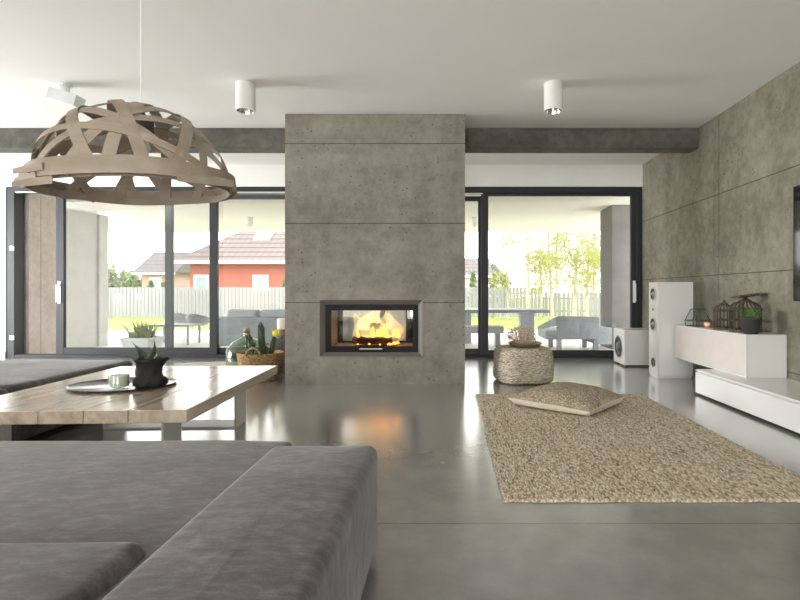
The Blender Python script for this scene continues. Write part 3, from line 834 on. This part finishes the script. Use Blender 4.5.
bm = BM(); r4 = random.Random(5)
for k in range(120):
    a = r4.random()*2*PI; el = r4.random()**.7*1.4; l = .11+.09*r4.random()
    b0 = Vector((PX-.01+.05*math.cos(a), PY-.02+.04*math.sin(a), .39)); t0 = b0+Vector((math.cos(a)*math.cos(el)*l*.8-.01, math.sin(a)*math.cos(el)*l*.7, .02+math.sin(el)*l))
    tube(bm, [b0, b0.lerp(t0, .5)+Vector((0, 0, .01)), t0], [.002, .0018, .004], 4)
finish('dried_stems', bm, M['dried'], df)
bm = BM()
for k in range(110):
    a = r4.random()*2*PI; el = r4.random()**.6*1.5; l = .15+.045*r4.random()
    q = Vector((PX-.015+math.cos(a)*math.cos(el)*l, PY-.02+math.sin(a)*math.cos(el)*l*.7, .40+math.sin(el)*l))
    s_ = .006+.008*r4.random(); lathe(bm, [(.2*s_, -s_), (s_, -.2*s_), (.8*s_, .5*s_), (.1*s_, s_)], q, 6)
finish('blossoms', bm, M['dried'], df)

# ------------------------------------------------------------------ media furniture
mb = thing('media_bench', (2.59, 3.4, 0), 'long low white bench along the concrete wall under the blush cabinet', 'cabinet')
finish('carcass', box(BM(), 2.345, XR-.002, 1.7, 4.685, .022, .215), M['white_gloss'], mb, bevel=.002)
finish('bench_top', box(BM(), 2.33, XR-.002, 1.69, 4.69, .221, .236), M['white_gloss'], mb, bevel=.002)
finish('plinth', box(BM(), 2.40, XR-.01, 1.75, 4.62, 0, .024), M['black'], mb)
for a, b_ in ((1.70, 3.16), (3.164, 4.685)): finish('door', box(BM(), 2.327, 2.344, a, b_, .022, .211), M['white_gloss'], mb, bevel=.0015)
mc = thing('media_cabinet', (2.68, 4.86, .237), 'white box cabinet with a blush front sitting on the long low bench', 'cabinet')
finish('carcass', ring_frame(BM(), 2.506, XR-.002, 4.19, 5.52, .2375, .60, .0, .0, .0, .0) if False else box(BM(), 2.520, XR-.002, 4.19, 5.52, .2375, .60), M['white_matt'], mc, bevel=.002)
bm = BM(); x0, x1 = 2.506, 2.5195
box(bm, x0, x1, 4.19, 4.205, .2375, .60); box(bm, x0, x1, 5.505, 5.52, .2375, .60); box(bm, x0, x1, 4.205, 5.505, .2375, .249); box(bm, x0, x1, 4.205, 5.505, .588, .60)
finish('front_edging', bm, M['white_gloss'], mc)
finish('door', box(BM(), 2.511, 2.5195, 4.208, 5.502, .252, .585), M['blush'], mc)

sp = thing('floor_speaker', (2.54, 5.68, 0), 'tall white floor-standing loudspeaker with exposed drivers beside the blush cabinet', 'speaker')
finish('speaker_cabinet', box(BM(), 2.356, 2.735, 5.55, 5.80, .022, 1.072), M['white_matt'], sp, bevel=.006)
finish('front_baffle', box(BM(), 2.342, 2.356, 5.55, 5.80, .022, 1.072), M['white_gloss'], sp, bevel=.004)
finish('speaker_foot', box(BM(), 2.35, 2.72, 5.56, 5.79, 0, .022), M['white_gloss'], sp, bevel=.003)
for z, r in ((.94, .078), (.597, .078)):
    bm = BM(); disc_x(bm, [(r, 0), (r, -.008), (r*.82, -.009), (r*.8, 0)], (2.342, 5.675, z)); dr = finish('driver_ring', bm, M['silver'], sp, smooth=True, angle=30)
    bm = BM(); disc_x(bm, [(r*.83, -.001), (r*.83, -.004), (r*.74, -.009), (r*.66, -.004), (r*.36, -.0015)], (2.342, 5.675, z)); finish('driver_cone', bm, M['dark_cone'], dr, smooth=True, angle=50)
    bm = BM(); disc_x(bm, [(r*.36, -.002), (r*.30, -.012), (r*.16, -.022), (r*.03, -.026)], (2.342, 5.675, z)); finish('dust_cap', bm, M['silver'], dr, smooth=True)
bm = BM(); disc_x(bm, [(.05, 0), (.05, -.003), (.02, -.002)], (2.342, 5.675, .765)); finish('tweeter', bm, M['white_gloss'], sp, smooth=True)
bm = BM(); disc_x(bm, [(.014, 0), (.012, -.007), (.003, -.009)], (2.340, 5.675, .765)); finish('tweeter_dome', bm, M['dark_cone'], sp, smooth=True)
bm = BM(); disc_x(bm, [(.052, 0), (.052, -.005), (.046, -.006), (.04, -.001)], (2.342, 5.675, .165)); finish('bass_port', bm, M['dark_cone'], sp, smooth=True)
sw = thing('subwoofer', (2.47, 6.62, 0), 'white cube subwoofer with one black cone by the terrace glazing', 'speaker')
finish('speaker_cabinet', box(BM(), 2.275, 2.66, 6.42, 6.83, .02, .475), M['white_gloss'], sw, bevel=.012, segs=3)
for x in (2.32, 2.61):
    for y in (6.46, 6.79):
        bm = BM(); lathe(bm, [(.018, 0), (.018, .021)], (x, y, 0), 12); finish('rubber_foot', bm, M['black'], sw)
bm = BM(); disc_x(bm, [(.152, 0), (.152, -.007), (.14, -.009), (.135, 0)], (2.275, 6.625, .245)); dr = finish('driver_ring', bm, M['silver'], sw, smooth=True, angle=30)
bm = BM(); disc_x(bm, [(.14, -.001), (.14, -.006), (.12, -.014), (.105, -.006), (.06, -.002)], (2.275, 6.625, .245)); finish('driver_cone', bm, M['dark_cone'], dr, smooth=True, angle=50)
bm = BM(); disc_x(bm, [(.06, -.002), (.05, -.016), (.02, -.024), (.003, -.025)], (2.275, 6.625, .245)); finish('dust_cap', bm, M['grey_ceramic'], dr, smooth=True)
tv = thing('television', (2.82, 3.3, .89), 'flat dark television hung on the concrete wall', 'television')
finish('screen_bezel', box(BM(), 2.803, XR-.03, 2.4, 4.05, .885, 1.81), M['black'], tv, bevel=.003)
finish('screen', box(BM(), 2.800, 2.803, 2.41, 4.04, .90, 1.80), M['tv'], tv)
finish('wall_bracket', box(BM(), XR-.03, XR-.001, 2.9, 3.6, 1.2, 1.5), M['black'], tv)

# objects on the media cabinet
CZ = .6005
ter = thing('terrarium', (2.64, 5.22, CZ), 'geometric wire and glass terrarium at the loudspeaker end of the cabinet', 'terrarium')
bot = [Vector((2.645+.125*math.cos(a), 5.25+.125*math.sin(a), CZ+.004)) for a in [2*PI*k/5+.3 for k in range(5)]]
midr = [Vector((2.645+.135*math.cos(a), 5.25+.135*math.sin(a), CZ+.06)) for a in [2*PI*k/5+.3 for k in range(5)]]
topr = [Vector((2.645+.075*math.cos(a), 5.25+.075*math.sin(a), CZ+.18)) for a in [2*PI*k/5+.3 for k in range(5)]]
bm = BM()
for L in (bot, midr, topr):
    for k in range(5): tube(bm, [L[k], L[(k+1) % 5]], .004, 6)
for k in range(5): tube(bm, [bot[k], midr[k]], .004, 6); tube(bm, [midr[k], topr[k]], .004, 6)
finish('wire_frame', bm, M['wire'], ter)
bm = BM(); rings(bm, [bot, midr, topr], True, True, False); finish('glass_panes', bm, M['clear_glass'], ter)
bm = BM(); lathe(bm, [(.032, 0), (.04, .01), (.043, .055), (.038, .06), (.034, .055), (.03, .015)], (2.625, 5.02, CZ), 28)
tag(finish('votive', bm, M['copper'], smooth=True, angle=50), 'small copper votive cup between the terrarium and the cages', 'candle cup')
def cage(x, y, r, h, nb, label):
    t = thing('lantern_cage', (x, y, CZ), label, 'cage', 'wicker cages on the media cabinet')
    bm = BM(); lathe(bm, [(r*.98, 0), (r*1.02, .004), (r*1.02, .02), (r*.96, .024)], (x, y, CZ), 40); finish('base', bm, M['cage'], t, smooth=True, angle=40)
    bm = BM()
    for k in range(nb):
        a = 2*PI*k/nb; pts = []
        for s_ in range(14):
            u = s_/13
            if u < .6: rr, z = r*.96, .02+h*.68*(u/.6)
            else:
                w_ = (u-.6)/.4*PI/2; rr = r*.16+r*.80*math.cos(w_); z = .02+h*.68+h*.24*math.sin(w_)
            pts.append((x+rr*math.cos(a), y+rr*math.sin(a), CZ+z))
        tube(bm, pts, .0042, 6)
    finish('cage_lattice', bm, M['cage'], t, smooth=True)
    for z, rr in ((.30, .975), (.68, .975)):
        bm = BM(); tube(bm, [(x+r*rr*math.cos(a), y+r*rr*math.sin(a), CZ+.02+h*z) for a in [2*PI*k/36 for k in range(36)]], .008, 6, True); finish('hoop', bm, M['cage'], t, smooth=True)
    bm = BM(); lathe(bm, [(r*.2, 0), (r*.42, .006), (r*.40, .016), (r*.16, .03), (r*.12, .05)], (x, y, CZ+.02+h*.90), 24); finish('cap', bm, M['cage'], t, smooth=True)
    return t
cage(2.675, 4.83, .092, .235, 18, 'smaller brown wicker cage beside the copper cup')
cg = cage(2.695, 4.52, .13, .275, 22, 'larger brown wicker cage with a slanted wooden lid behind the potted herb')
Mt = Matrix.Translation((2.72, 4.50, CZ+.326)) @ Matrix.Rotation(math.radians(-8), 4, 'Y')
bm = BM(); box(bm, -.13, .125, -.07, .07, -.008, .008, Mt); finish('slanted_lid', bm, M['cage'], cg, bevel=.004)
hp = thing('potted_herb', (2.595, 4.272, CZ), 'small green herb in a charcoal pot on the cabinet corner', 'plant')
bm = BM(); lathe(bm, [(.052, 0), (.056, .004), (.075, .115), (.079, .12), (.079, .135), (.07, .135), (.066, .11)], (2.595, 4.272, CZ), 36); finish('pot', bm, M['pot_dark'], hp, smooth=True, angle=40)
bm = BM(); lathe(bm, [(.066, .11), (.068, .118), (.02, .122)], (2.595, 4.272, CZ), 24); finish('soil', bm, M['soil'], hp)
bm = BM()
for k in range(150):
    a = r4.random()*2*PI; q = r4.random(); l = .05+.07*r4.random()
    b0 = Vector((2.595+.055*q*math.cos(a), 4.272+.055*q*math.sin(a), CZ+.115)); d = Vector((math.cos(a)*q*.7, math.sin(a)*q*.7, 1)).normalized()
    blade(bm, b0+d*l*.45, b0+d*l+Vector((.02*(r4.random()-.5), .02*(r4.random()-.5), 0)), .006, .004, .2, 4)
    tube(bm, [b0, b0+d*l*.6], .0012, 4)
finish('leaves', bm, M['herb'], hp)

# ------------------------------------------------------------------ terrace
struct('terrace_floor', box(BM(), -9, 6.5, 7.5, 12.9, -.14, -.01), M['terrace_floor'])
struct('terrace_ceiling', box(BM(), -9.5, 6.5, 7.5, 12.3, 2.455, 2.75), M['terrace_ceiling'])
bm = box(BM(), -6.75, -6.27, 7.5, 8.03, -.01, 2.454); struct('terrace_wall', bm, M['terrace_wall'])
bm = box(BM(), -6.75, -6.27, 8.035, 8.96, -.01, 2.454); struct('terrace_wall_panel', bm, M['terrace_hazed'])  # same wall continued, glass haze put into its colour
bm = box(BM(), -6.75, -6.235, 8.97, 9.2, -.01, 2.36); struct('terrace_pillar', bm, M['terrace_hazed'])
struct('terrace_column', box(BM(), 2.815, 3.5, 8.52, 9.18, -.01, 2.454), M['column'])
G2 = 'white spotlights under the terrace roof'
spot('terrace_spotlight', -3.92, 9.95, 2.455, .062, .18, 'small white spotlight under the terrace roof in front of the salmon house', G2)
spot('terrace_spotlight', .55, 9.95, 2.455, .062, .18, 'small white spotlight under the terrace roof near the chimney and birches', G2)

# outdoor sofa seen from behind
os_ = thing('outdoor_sofa', (-2.7, 8.6, 0), 'long grey outdoor sofa with its back to the window', 'sofa')
finish('sofa_base', box(BM(), -3.93, -1.5, 8.32, 9.2, .06, .30), M['outdoor_grey'], os_, bevel=.03, segs=3)
finish('sofa_back', box(BM(), -3.93, -1.5, 8.30, 8.50, .06, .55), M['outdoor_grey'], os_, bevel=.03, segs=3)
finish('armrest', box(BM(), -3.93, -3.72, 8.50, 9.2, .30, .52), M['outdoor_grey'], os_, bevel=.03, segs=3)
for x in (-3.85, -1.6):
    for y in (8.4, 9.1): finish('leg', box(BM(), x-.03, x+.03, y-.03, y+.03, -.01, .06), M['outdoor_metal'], os_)
for a, b_ in ((-3.75, -3.22), (-3.18, -2.5), (-2.46, -1.9)):
    bm = BM(); cushion_block(bm, a, b_, 8.50, 8.68, .32, .665, .045, .01); finish('back_cushion', bm, M['outdoor_light'], os_, smooth=True, angle=180)
finish('seat_cushion', cushion_block(BM(), -3.7, -1.52, 8.69, 9.2, .29, .40, .04, .01), M['outdoor_light'], os_, smooth=True, angle=180)

# outdoor lounge chair, table, bench
lc = thing('lounge_chair', (2.05, 8.3, 0), 'boxy grey rattan lounge chair on the terrace with its back to the glazing', 'chair')
bm = BM(); lp = []
for x, z in ((1.795, .20), (2.45, .20), (2.45, .30), (2.49, .42), (2.49, .56), (1.82, .575), (1.795, .40)): lp.append((x, z))
rings(bm, [[Vector((x, 8.14, z)) for x, z in lp], [Vector((x, 8.22, z)) for x, z in lp]]); finish('backrest', bm, M['rattan'], lc, bevel=.008)
for x in (1.80, 2.40): finish('leg', box(BM(), x, x+.07, 8.15, 8.23, -.01, .20), M['outdoor_metal'], lc)
for x in (1.80, 2.40): finish('leg', box(BM(), x, x+.07, 8.82, 8.90, -.01, .20), M['outdoor_metal'], lc)
bm = BM(); rings(bm, [[Vector((1.79-d, 8.2, .56-.02*0)), Vector((1.84-d, 8.2, .575)), Vector((1.84-d, 8.2, .44)), Vector((1.79-d, 8.2, .40))] if d == 0 else [Vector((1.60, 8.85, .36)), Vector((1.66, 8.85, .37)), Vector((1.66, 8.85, .30)), Vector((1.60, 8.85, .30))] for d in (0, 1)])
finish('armrest', bm, M['rattan'], lc, bevel=.005)
finish('armrest', box(BM(), 2.46, 2.72, 8.24, 8.9, .10, .375), M['rattan'], lc, bevel=.01)
finish('seat', box(BM(), 1.62, 2.455, 8.24, 8.95, .18, .33), M['outdoor_light'], lc, bevel=.03, segs=3)
ot = thing('garden_table', (1.0, 9.6, 0), 'grey outdoor table with a thick top on the terrace', 'table')
finish('table_top', box(BM(), .1, 1.92, 9.3, 10.1, .575, .64), M['outdoor_metal'], ot, bevel=.006)
for x in (.2, 1.40):
    bm = box(BM(), x, x+.26, 9.5, 9.8, -.01, .574); finish('pedestal', bm, M['outdoor_light'], ot, bevel=.006)
ob = thing('garden_bench', (.45, 8.9, 0), 'low grey outdoor bench in front of the terrace table', 'bench')
finish('seat', box(BM(), -.25, 1.0, 8.75, 9.15, .24, .36), M['outdoor_light'], ob, bevel=.015)
for x in (-.2, .86): finish('leg', box(BM(), x, x+.08, 8.8, 9.1, -.01, .24), M['outdoor_metal'], ob)
# shell chairs and low table
r5 = random.Random(2)
gc = thing('garden_chair', (0, 0, 0), 'x', 'chair', 'shell chairs on the terrace')
bm = BM(); loops = []
for k in range(7):
    a = PI/2*k/6; rr = .23*math.sin(a)+.01; loops.append([Vector((rr*math.cos(t), rr*.9*math.sin(t)+.02, .30+.24*(1-math.cos(a))*(.55+.45*max(0, -math.sin(t))) )) for t in [2*PI*j/20 for j in range(20)]])
rings(bm, loops, True, True, False); finish('seat_shell', bm, M['outdoor_metal'], gc, smooth=True, solid=.015)
for sx in (-1, 1):
    for sy in (-1, 1):
        bm = BM(); tube(bm, [(.06*sx, .06*sy, .31), (.20*sx, .19*sy, .0)], [.012, .009], 6); finish('leg', bm, M['white_trim'], gc, smooth=True)
gc.location = (-5.72, 10.75, -.01); gc['label'] = 'shell chair on the terrace next to the glazing stile'
copy_tree(gc, (-5.05, 10.15, -.01), 'shell chair on the terrace next to the outdoor sofa')
lt = thing('patio_table', (-5.3, 9.5, 0), 'low dark outdoor table among the shell chairs', 'table')
finish('table_top', box(BM(), -5.5, -4.75, 9.2, 9.7, .33, .36), M['outdoor_metal'], lt, bevel=.004)
for x in (-5.48, -4.8):
    for y in (9.22, 9.65): finish('leg', box(BM(), x, x+.03, y, y+.03, -.01, .33), M['outdoor_metal'], lt)
# planter outside the sliding leaf
pc = at(143, 350, 7.95)
pp = thing('planter', (pc.x, pc.y, -.01), 'pale metal planter full of garden grasses outside the sliding door', 'planter')
bm = BM(); rings(bm, [[Vector((pc.x+sx*w_, pc.y+sy*w_, z)) for sx, sy in ((-1, -1), (1, -1), (1, 1), (-1, 1))] for w_, z in ((.17, -.01), (.23, .25), (.21, .25), (.20, .20))])
finish('planter_box', bm, M['zinc'], pp, bevel=.006)
finish('soil', box(BM(), pc.x-.19, pc.x+.19, pc.y-.19, pc.y+.19, .19, .205), M['soil'], pp)
bm = BM()
for k in range(170):
    a = r5.random()*2*PI; q = r5.random(); b0 = Vector((pc.x+.16*q*math.cos(a), pc.y+.16*q*math.sin(a), .20)); l = .12+.22*r5.random()
    blade(bm, b0, b0+Vector((math.cos(a)*q*.22, math.sin(a)*q*.22, l)), .008+.008*r5.random(), .02, .2, 4)
finish('leaves', bm, M['garden_leaf'], pp)

# ------------------------------------------------------------------ garden
struct('lawn', box(BM(), -60, 60, 12.9, 120, -.4, -.15), M['lawn'])
def fence(x0, x1, y, z0, z1, step, w_, mat, label, panel=2.4):
    t = thing('garden_fence', ((x0+x1)/2, y, z0), label, 'fence', 'fences around the garden')
    x = x0; n = 0
    while x < x1-.01:
        xe = min(x+panel, x1); bm = BM(); k = x+.07
        while k < xe-w_*.5: box(bm, k, min(k+w_, xe), y, y+.025, z0+.05, z1); k += step
        box(bm, x, xe, y+.026, y+.06, z0+.25, z0+.33); box(bm, x, xe, y+.026, y+.06, z1-.3, z1-.22)
        finish('slat_panel', bm, mat, t)
        finish('fence_post', box(BM(), x-.05, x+.05, y+.02, y+.12, z0, z1), mat, t)
        x = xe
fence(-22, 4.2, 22, -.15, 1.20, .16, .135, M['fence'], 'pale grey slatted fence along the far side of the lawn')
fence(4.3, 14, 22.4, -.15, .98, .20, .145, M['fence_dark'], 'darker open slat fence behind the birch trees')

def house(name, x0, x1, y0, y1, zw, zr, wall, roof, label, wins, eave=.5, hip=0, sky=None, gable='x'):
    t = thing(name, ((x0+x1)/2, y0, -.15), label, 'house', 'houses beyond the garden')
    finish('house_wall', box(BM(), x0, x1, y0, y1, -.2, zw), wall, t)
    bm = BM(); e = eave
    if gable == 'x':     # ridge along x
        ym = (y0+y1)/2
        A_ = [Vector((x0-e, y0-e, zw)), Vector((x1+e, y0-e, zw)), Vector((x1+e, y1+e, zw)), Vector((x0-e, y1+e, zw))]
        R0, R1 = Vector((x0-e+hip, ym, zr)), Vector((x1+e-hip, ym, zr))
    else:
        xm = (x0+x1)/2
        A_ = [Vector((x0-e, y1+e, zw)), Vector((x0-e, y0-e, zw)), Vector((x1+e, y0-e, zw)), Vector((x1+e, y1+e, zw))]
        A_ = [A_[1], A_[2], A_[3], A_[0]]
        R0, R1 = Vector((xm, y0-e+hip, zr)), Vector((xm, y1+e-hip, zr))
    v = [bm.verts.new(p) for p in A_]; r0, r1 = bm.verts.new(R0), bm.verts.new(R1)
    if gable == 'x':
        bm.faces.new((v[0], v[1], r1, r0)); bm.faces.new((v[2], v[3], r0, r1)); bm.faces.new((v[0], r0, v[3])); bm.faces.new((v[1], v[2], r1))
    else:
        bm.faces.new((v[0], r0, r1, v[3])); bm.faces.new((v[1], v[2], r1, r0)); bm.faces.new((v[0], v[1], r0)); bm.faces.new((v[2], v[3], r1))
    bm.faces.new((v[3], v[2], v[1], v[0]))
    finish('house_roof', bm, roof, t)
    finish('eaves_trim', box(BM(), x0-e, x1+e, y0-e-.06, y0-e, zw-.2, zw+.06), M['white_trim'], t)
    for wx, wz, ww, wh in wins:
        f_ = finish('house_window', ring_frame(BM(), wx, wx+ww, y0-.08, y0-.001, wz, wz+wh, .18, .18, .18, .18), M['white_trim'], t)
        finish('pane', box(BM(), wx+.18, wx+ww-.18, y0-.05, y0-.001, wz+.18, wz+wh-.18), M['house_glass'], f_)
    if sky:
        sx, u = sky; ym = (y0+y1)/2
        p0 = Vector((sx, y0-e, zw)).lerp(Vector((sx, ym, zr)), u); n_ = Vector((0, -(zr-zw), ym-y0+e)).normalized(); up_ = Vector((0, ym-y0+e, zr-zw)).normalized()
        Rm = Matrix((( 1, 0, 0), (0, up_.y, n_.y), (0, up_.z, n_.z))).to_4x4(); Rm.translation = p0
        bm = BM(); box(bm, -.65, .65, -.9, .9, .0, .14, Rm); f_ = finish('roof_window', bm, M['white_trim'], t)
        bm = BM(); box(bm, -.48, .48, -.7, .7, .14, .16, Rm); finish('pane', bm, M['house_glass'], f_)
    return t
p = at
house('neighbour_house', p(190, 0, 40).x, p(400, 0, 40).x, 40, 52, EYE+31*.08, EYE+78*.092, M['salmon'], M['roof_tan'], 'salmon pink house with a tan tiled roof behind the fence',
      [(p(194, 0, 40).x, EYE+.2, 1.2, 1.25), (p(253, 0, 40).x, EYE+.2, 1.25, 1.25)], 1.0, 6, (p(266, 0, 43).x, .52))
house('neighbour_house', p(142, 0, 62).x, p(172, 0, 62).x, 62, 70, EYE+20*.124, EYE+41*.132, M['brown_render'], M['roof_grey'], 'distant house with a grey tiled roof between the forest and the salmon house',
      [(p(150, 0, 62).x, 1.5, 1.4, 1.4)], .8, 0)
house('neighbour_house', p(440, 0, 60).x, p(486, 0, 60).x, 60, 70, EYE+17*.12, EYE+35*.13, M['cream'], M['roof_grey'], 'cream house with a grey roof half hidden by the chimney',
      [(p(468, 0, 60).x, 1.3, 1.5, 1.4)], .8, 0, None, 'x')
house('neighbour_house', p(478, 0, 75).x, p(508, 0, 75).x, 75, 84, EYE+8*.15, EYE+30*.15, M['cream'], M['roof_grey'], 'cream gabled house showing through the birch leaves',
      [(p(490, 0, 75).x, 1.2, 1.3, 1.2)], .8, 0, None, 'y')

def leaf_cloud(bm, c, rx, ry, rz, n, size, rg, hollow=.25, droop=0):
    c = Vector(c)
    for _ in range(n):
        while True:
            q = Vector((rg.uniform(-1, 1), rg.uniform(-1, 1), rg.uniform(-1, 1)))
            if hollow < q.length < 1: break
        pnt = c+Vector((q.x*rx, q.y*ry, q.z*rz))
        a = Vector((rg.gauss(0, 1), rg.gauss(0, 1), rg.gauss(0, 1)-droop)).normalized(); b_ = a.cross(Vector((rg.gauss(0, 1), rg.gauss(0, 1), rg.gauss(0, 1)))).normalized()
        s_ = size*rg.uniform(.6, 1.3)
        bm.faces.new([bm.verts.new(pnt-a*s_), bm.verts.new(pnt+b_*s_*.45), bm.verts.new(pnt+a*s_), bm.verts.new(pnt-b_*s_*.45)])
birch_px = [(527, 17.4, 7.2), (540, 21.0, 8.0), (551, 18.9, 7.6), (558, 25.4, 9.2), (576, 16.0, 7.2), (588, 20.0, 8.2), (593, 24.0, 9.0), (507, 20.9, 5.4)]
names_b = ['slender white birch tree nearest the chimney side of the birch grove', 'white birch tree second from the chimney side of the grove', 'slim white birch tree in the middle of the grove', 'tall white birch tree at the back of the grove',
           'leaning white birch tree behind the lounge chair', 'tall white birch tree behind the lounge chair back', 'bushy birch tree next to the terrace column', 'small sparse birch tree in front of the gabled house']
rg = random.Random(21)
for i, (bx, Y, h) in enumerate(birch_px):
    x = p(bx, 0, Y).x
    t = thing('birch_tree', (x, Y, -.15), names_b[i], 'tree', 'birch trees on the lawn')
    lean = rg.uniform(-.25, .25) if i != 4 else .5
    pts = [(x+lean*u*u+.06*math.sin(u*7+i), Y+.05*math.cos(u*6+i), -.15+h*u) for u in [k/10 for k in range(11)]]
    bm = BM(); tube(bm, pts, [.065*(1-.85*k/10) for k in range(11)], 7)
    for k in range(9):
        u = .3+.07*k; b0 = Vector(pts[int(u*10)]); a = rg.uniform(0, 6.28); l = .5*(1.1-u)+.25
        tube(bm, [b0, b0+Vector((math.cos(a)*l*.6, math.sin(a)*l*.6, l*.5)), b0+Vector((math.cos(a)*l, math.sin(a)*l, l*.45))], [.016, .010, .004], 4)
    finish('trunk', bm, M['birch_bark'], t, smooth=True)
    bm = BM()
    dens = 1.0 if i >= 4 else .62
    if i == 7: dens = .3
    for k in range(11):
        u = .24+.72*k/10; b0 = Vector(pts[min(10, int(u*10))]); a = rg.uniform(0, 6.28); r_ = .42*(1.15-u)+.20
        leaf_cloud(bm, b0+Vector((math.cos(a)*r_*.8, math.sin(a)*r_*.6, 0)), r_*1.15, r_*.8, .5, int(620*dens), .05, rg, 0, 1)
    finish('foliage', bm, M['birch_leaf'], t)
def conifer(x, y, h, r, label):
    t = thing('conifer', (x, y, -.15), label, 'tree', 'small conifers by the fence')
    bm = BM(); tube(bm, [(x, y, -.15), (x, y, h*.8)], .05, 6); finish('trunk', bm, M['turned_wood'], t)
    bm = BM()
    for k in range(9):
        u = k/9; leaf_cloud(bm, (x, y, .1+h*u), r*(1-u)+.06, r*(1-u)+.06, h/12, 90, .07, rg, 0)
    finish('foliage', bm, M['conifer'], t)
for px_, Y, h, r, lab in ((131, 23.5, 1.55, .35, 'small conifer behind the fence nearest the forest'), (151, 23.8, 1.5, .35, 'small conifer behind the fence below the distant house roof'), (163, 23.6, 1.4, .32, 'small conifer behind the fence next to the glazing stile'),
                     (473, 24, 2.0, .4, 'pointed conifer behind the fence beside the chimney'), (494, 24.5, 1.9, .42, 'conifer behind the fence below the gabled house'), (505, 26.6, 1.9, .45, 'rounded conifer behind the fence next to the birches'), (284, 30, 1.7, .5, 'small conifer at the wall of the salmon house')):
    conifer(p(px_, 0, Y).x, Y, h, r, lab)
for k in range(9):
    x = p(98+7*k, 0, 70).x; h = EYE+(30-1.6*k+3*math.sin(k*2.1))*.14
    t = thing('forest_tree', (x, 68+2.6*(k % 3), -.15), ['bushy far tree at the forest edge nearest the terrace wall', 'dense far tree, second in the forest edge', 'wide far tree, third in the forest edge', 'round far tree, fourth in the forest edge', 'grey-green far tree, fifth in the forest edge', 'low far tree, sixth in the forest edge', 'low far tree, seventh in the forest edge', 'low far tree beside the distant house', 'low far tree behind the distant house'][k], 'tree', 'forest trees far behind the fence')
    bm = BM(); tube(bm, [(x, 68+2.6*(k % 3), -.15), (x, 68+2.6*(k % 3), h*.6)], .18, 6); finish('trunk', bm, M['turned_wood'], t)
    bm = BM(); leaf_cloud(bm, (x, 68+2.6*(k % 3), h*.55), 1.25, 1.1, h*.45, 420, .30, rg, .3); finish('foliage', bm, M['wood_tree'], t)

# ------------------------------------------------------------------ camera, world, lights
cam_d = bpy.data.cameras.new('camera'); cam = bpy.data.objects.new('camera', cam_d); COL.objects.link(cam)
cam.location = (0, 0, EYE); cam.rotation_euler = (PI/2, 0, 0)
cam_d.sensor_width = 36; cam_d.sensor_fit = 'HORIZONTAL'; cam_d.lens = F/800*36
cam_d.shift_x = -(CX-400)/800; cam_d.shift_y = -(300-CY)/800
cam_d.clip_end = 300; cam_d.clip_start = .02
S.camera = cam

wd = bpy.data.worlds.new('overcast_sky'); S.world = wd; wd.use_nodes = True
nt = wd.node_tree; bg = nt.nodes['Background']
tc = N(nt, 'ShaderNodeTexCoord'); sep = N(nt, 'ShaderNodeSeparateXYZ'); nt.links.new(tc.outputs['Generated'], sep.inputs[0])
cl = noise_tex(nt, tc.outputs['Generated'], 3.0, 5, .55)
fac = math_node(nt, 'ADD', sep.outputs[2], math_node(nt, 'MULTIPLY', math_node(nt, 'SUBTRACT', cl, .5), .25))
nt.links.new(ramp(nt, fac, [(.0, (1, .995, .98)), (.35, (1, .995, .985)), (1.0, (.93, .955, 1))]), bg.inputs[0])
bg.inputs[1].default_value = 3.4

def area(name, loc, rot, sx, sy, power, col=(1, .98, .95)):
    d = bpy.data.lights.new(name, 'AREA'); d.shape = 'RECTANGLE'; d.size = sx; d.size_y = sy; d.energy = power; d.color = col
    o = bpy.data.objects.new(name, d); COL.objects.link(o); o.location = loc; o.rotation_euler = rot
    return o
area('rear_fill', (-4.875, YB-.4, 1.30), (PI/2, 0, -.15), 1.55, 2.2, 50)  # fill lamp added outside the unseen rear window
area('rear_fill', (-.25, YB-.4, 1.30), (PI/2+.5, 0, -.25), 1.7, 2.2, 85)  # second added rear fill, tilted up towards the ceiling
area('side_fill', (XL-.4, 4.9, 1.3), (PI/2-.12, 0, -PI/2), 2.9, 2.2, 330, (1, 1, 1))  # lamp added outside the unseen side window to strengthen light from the left

S.view_settings.view_transform = 'Standard'; S.view_settings.look = 'None'; S.view_settings.gamma = 1
S.view_settings.use_curve_mapping = False; S.view_settings.exposure = 0.82
S.cycles.use_denoising = True
S.cycles.max_bounces = 10; S.cycles.diffuse_bounces = 5; S.cycles.glossy_bounces = 5; S.cycles.transparent_max_bounces = 24
S.cycles.sample_clamp_indirect = 6.0
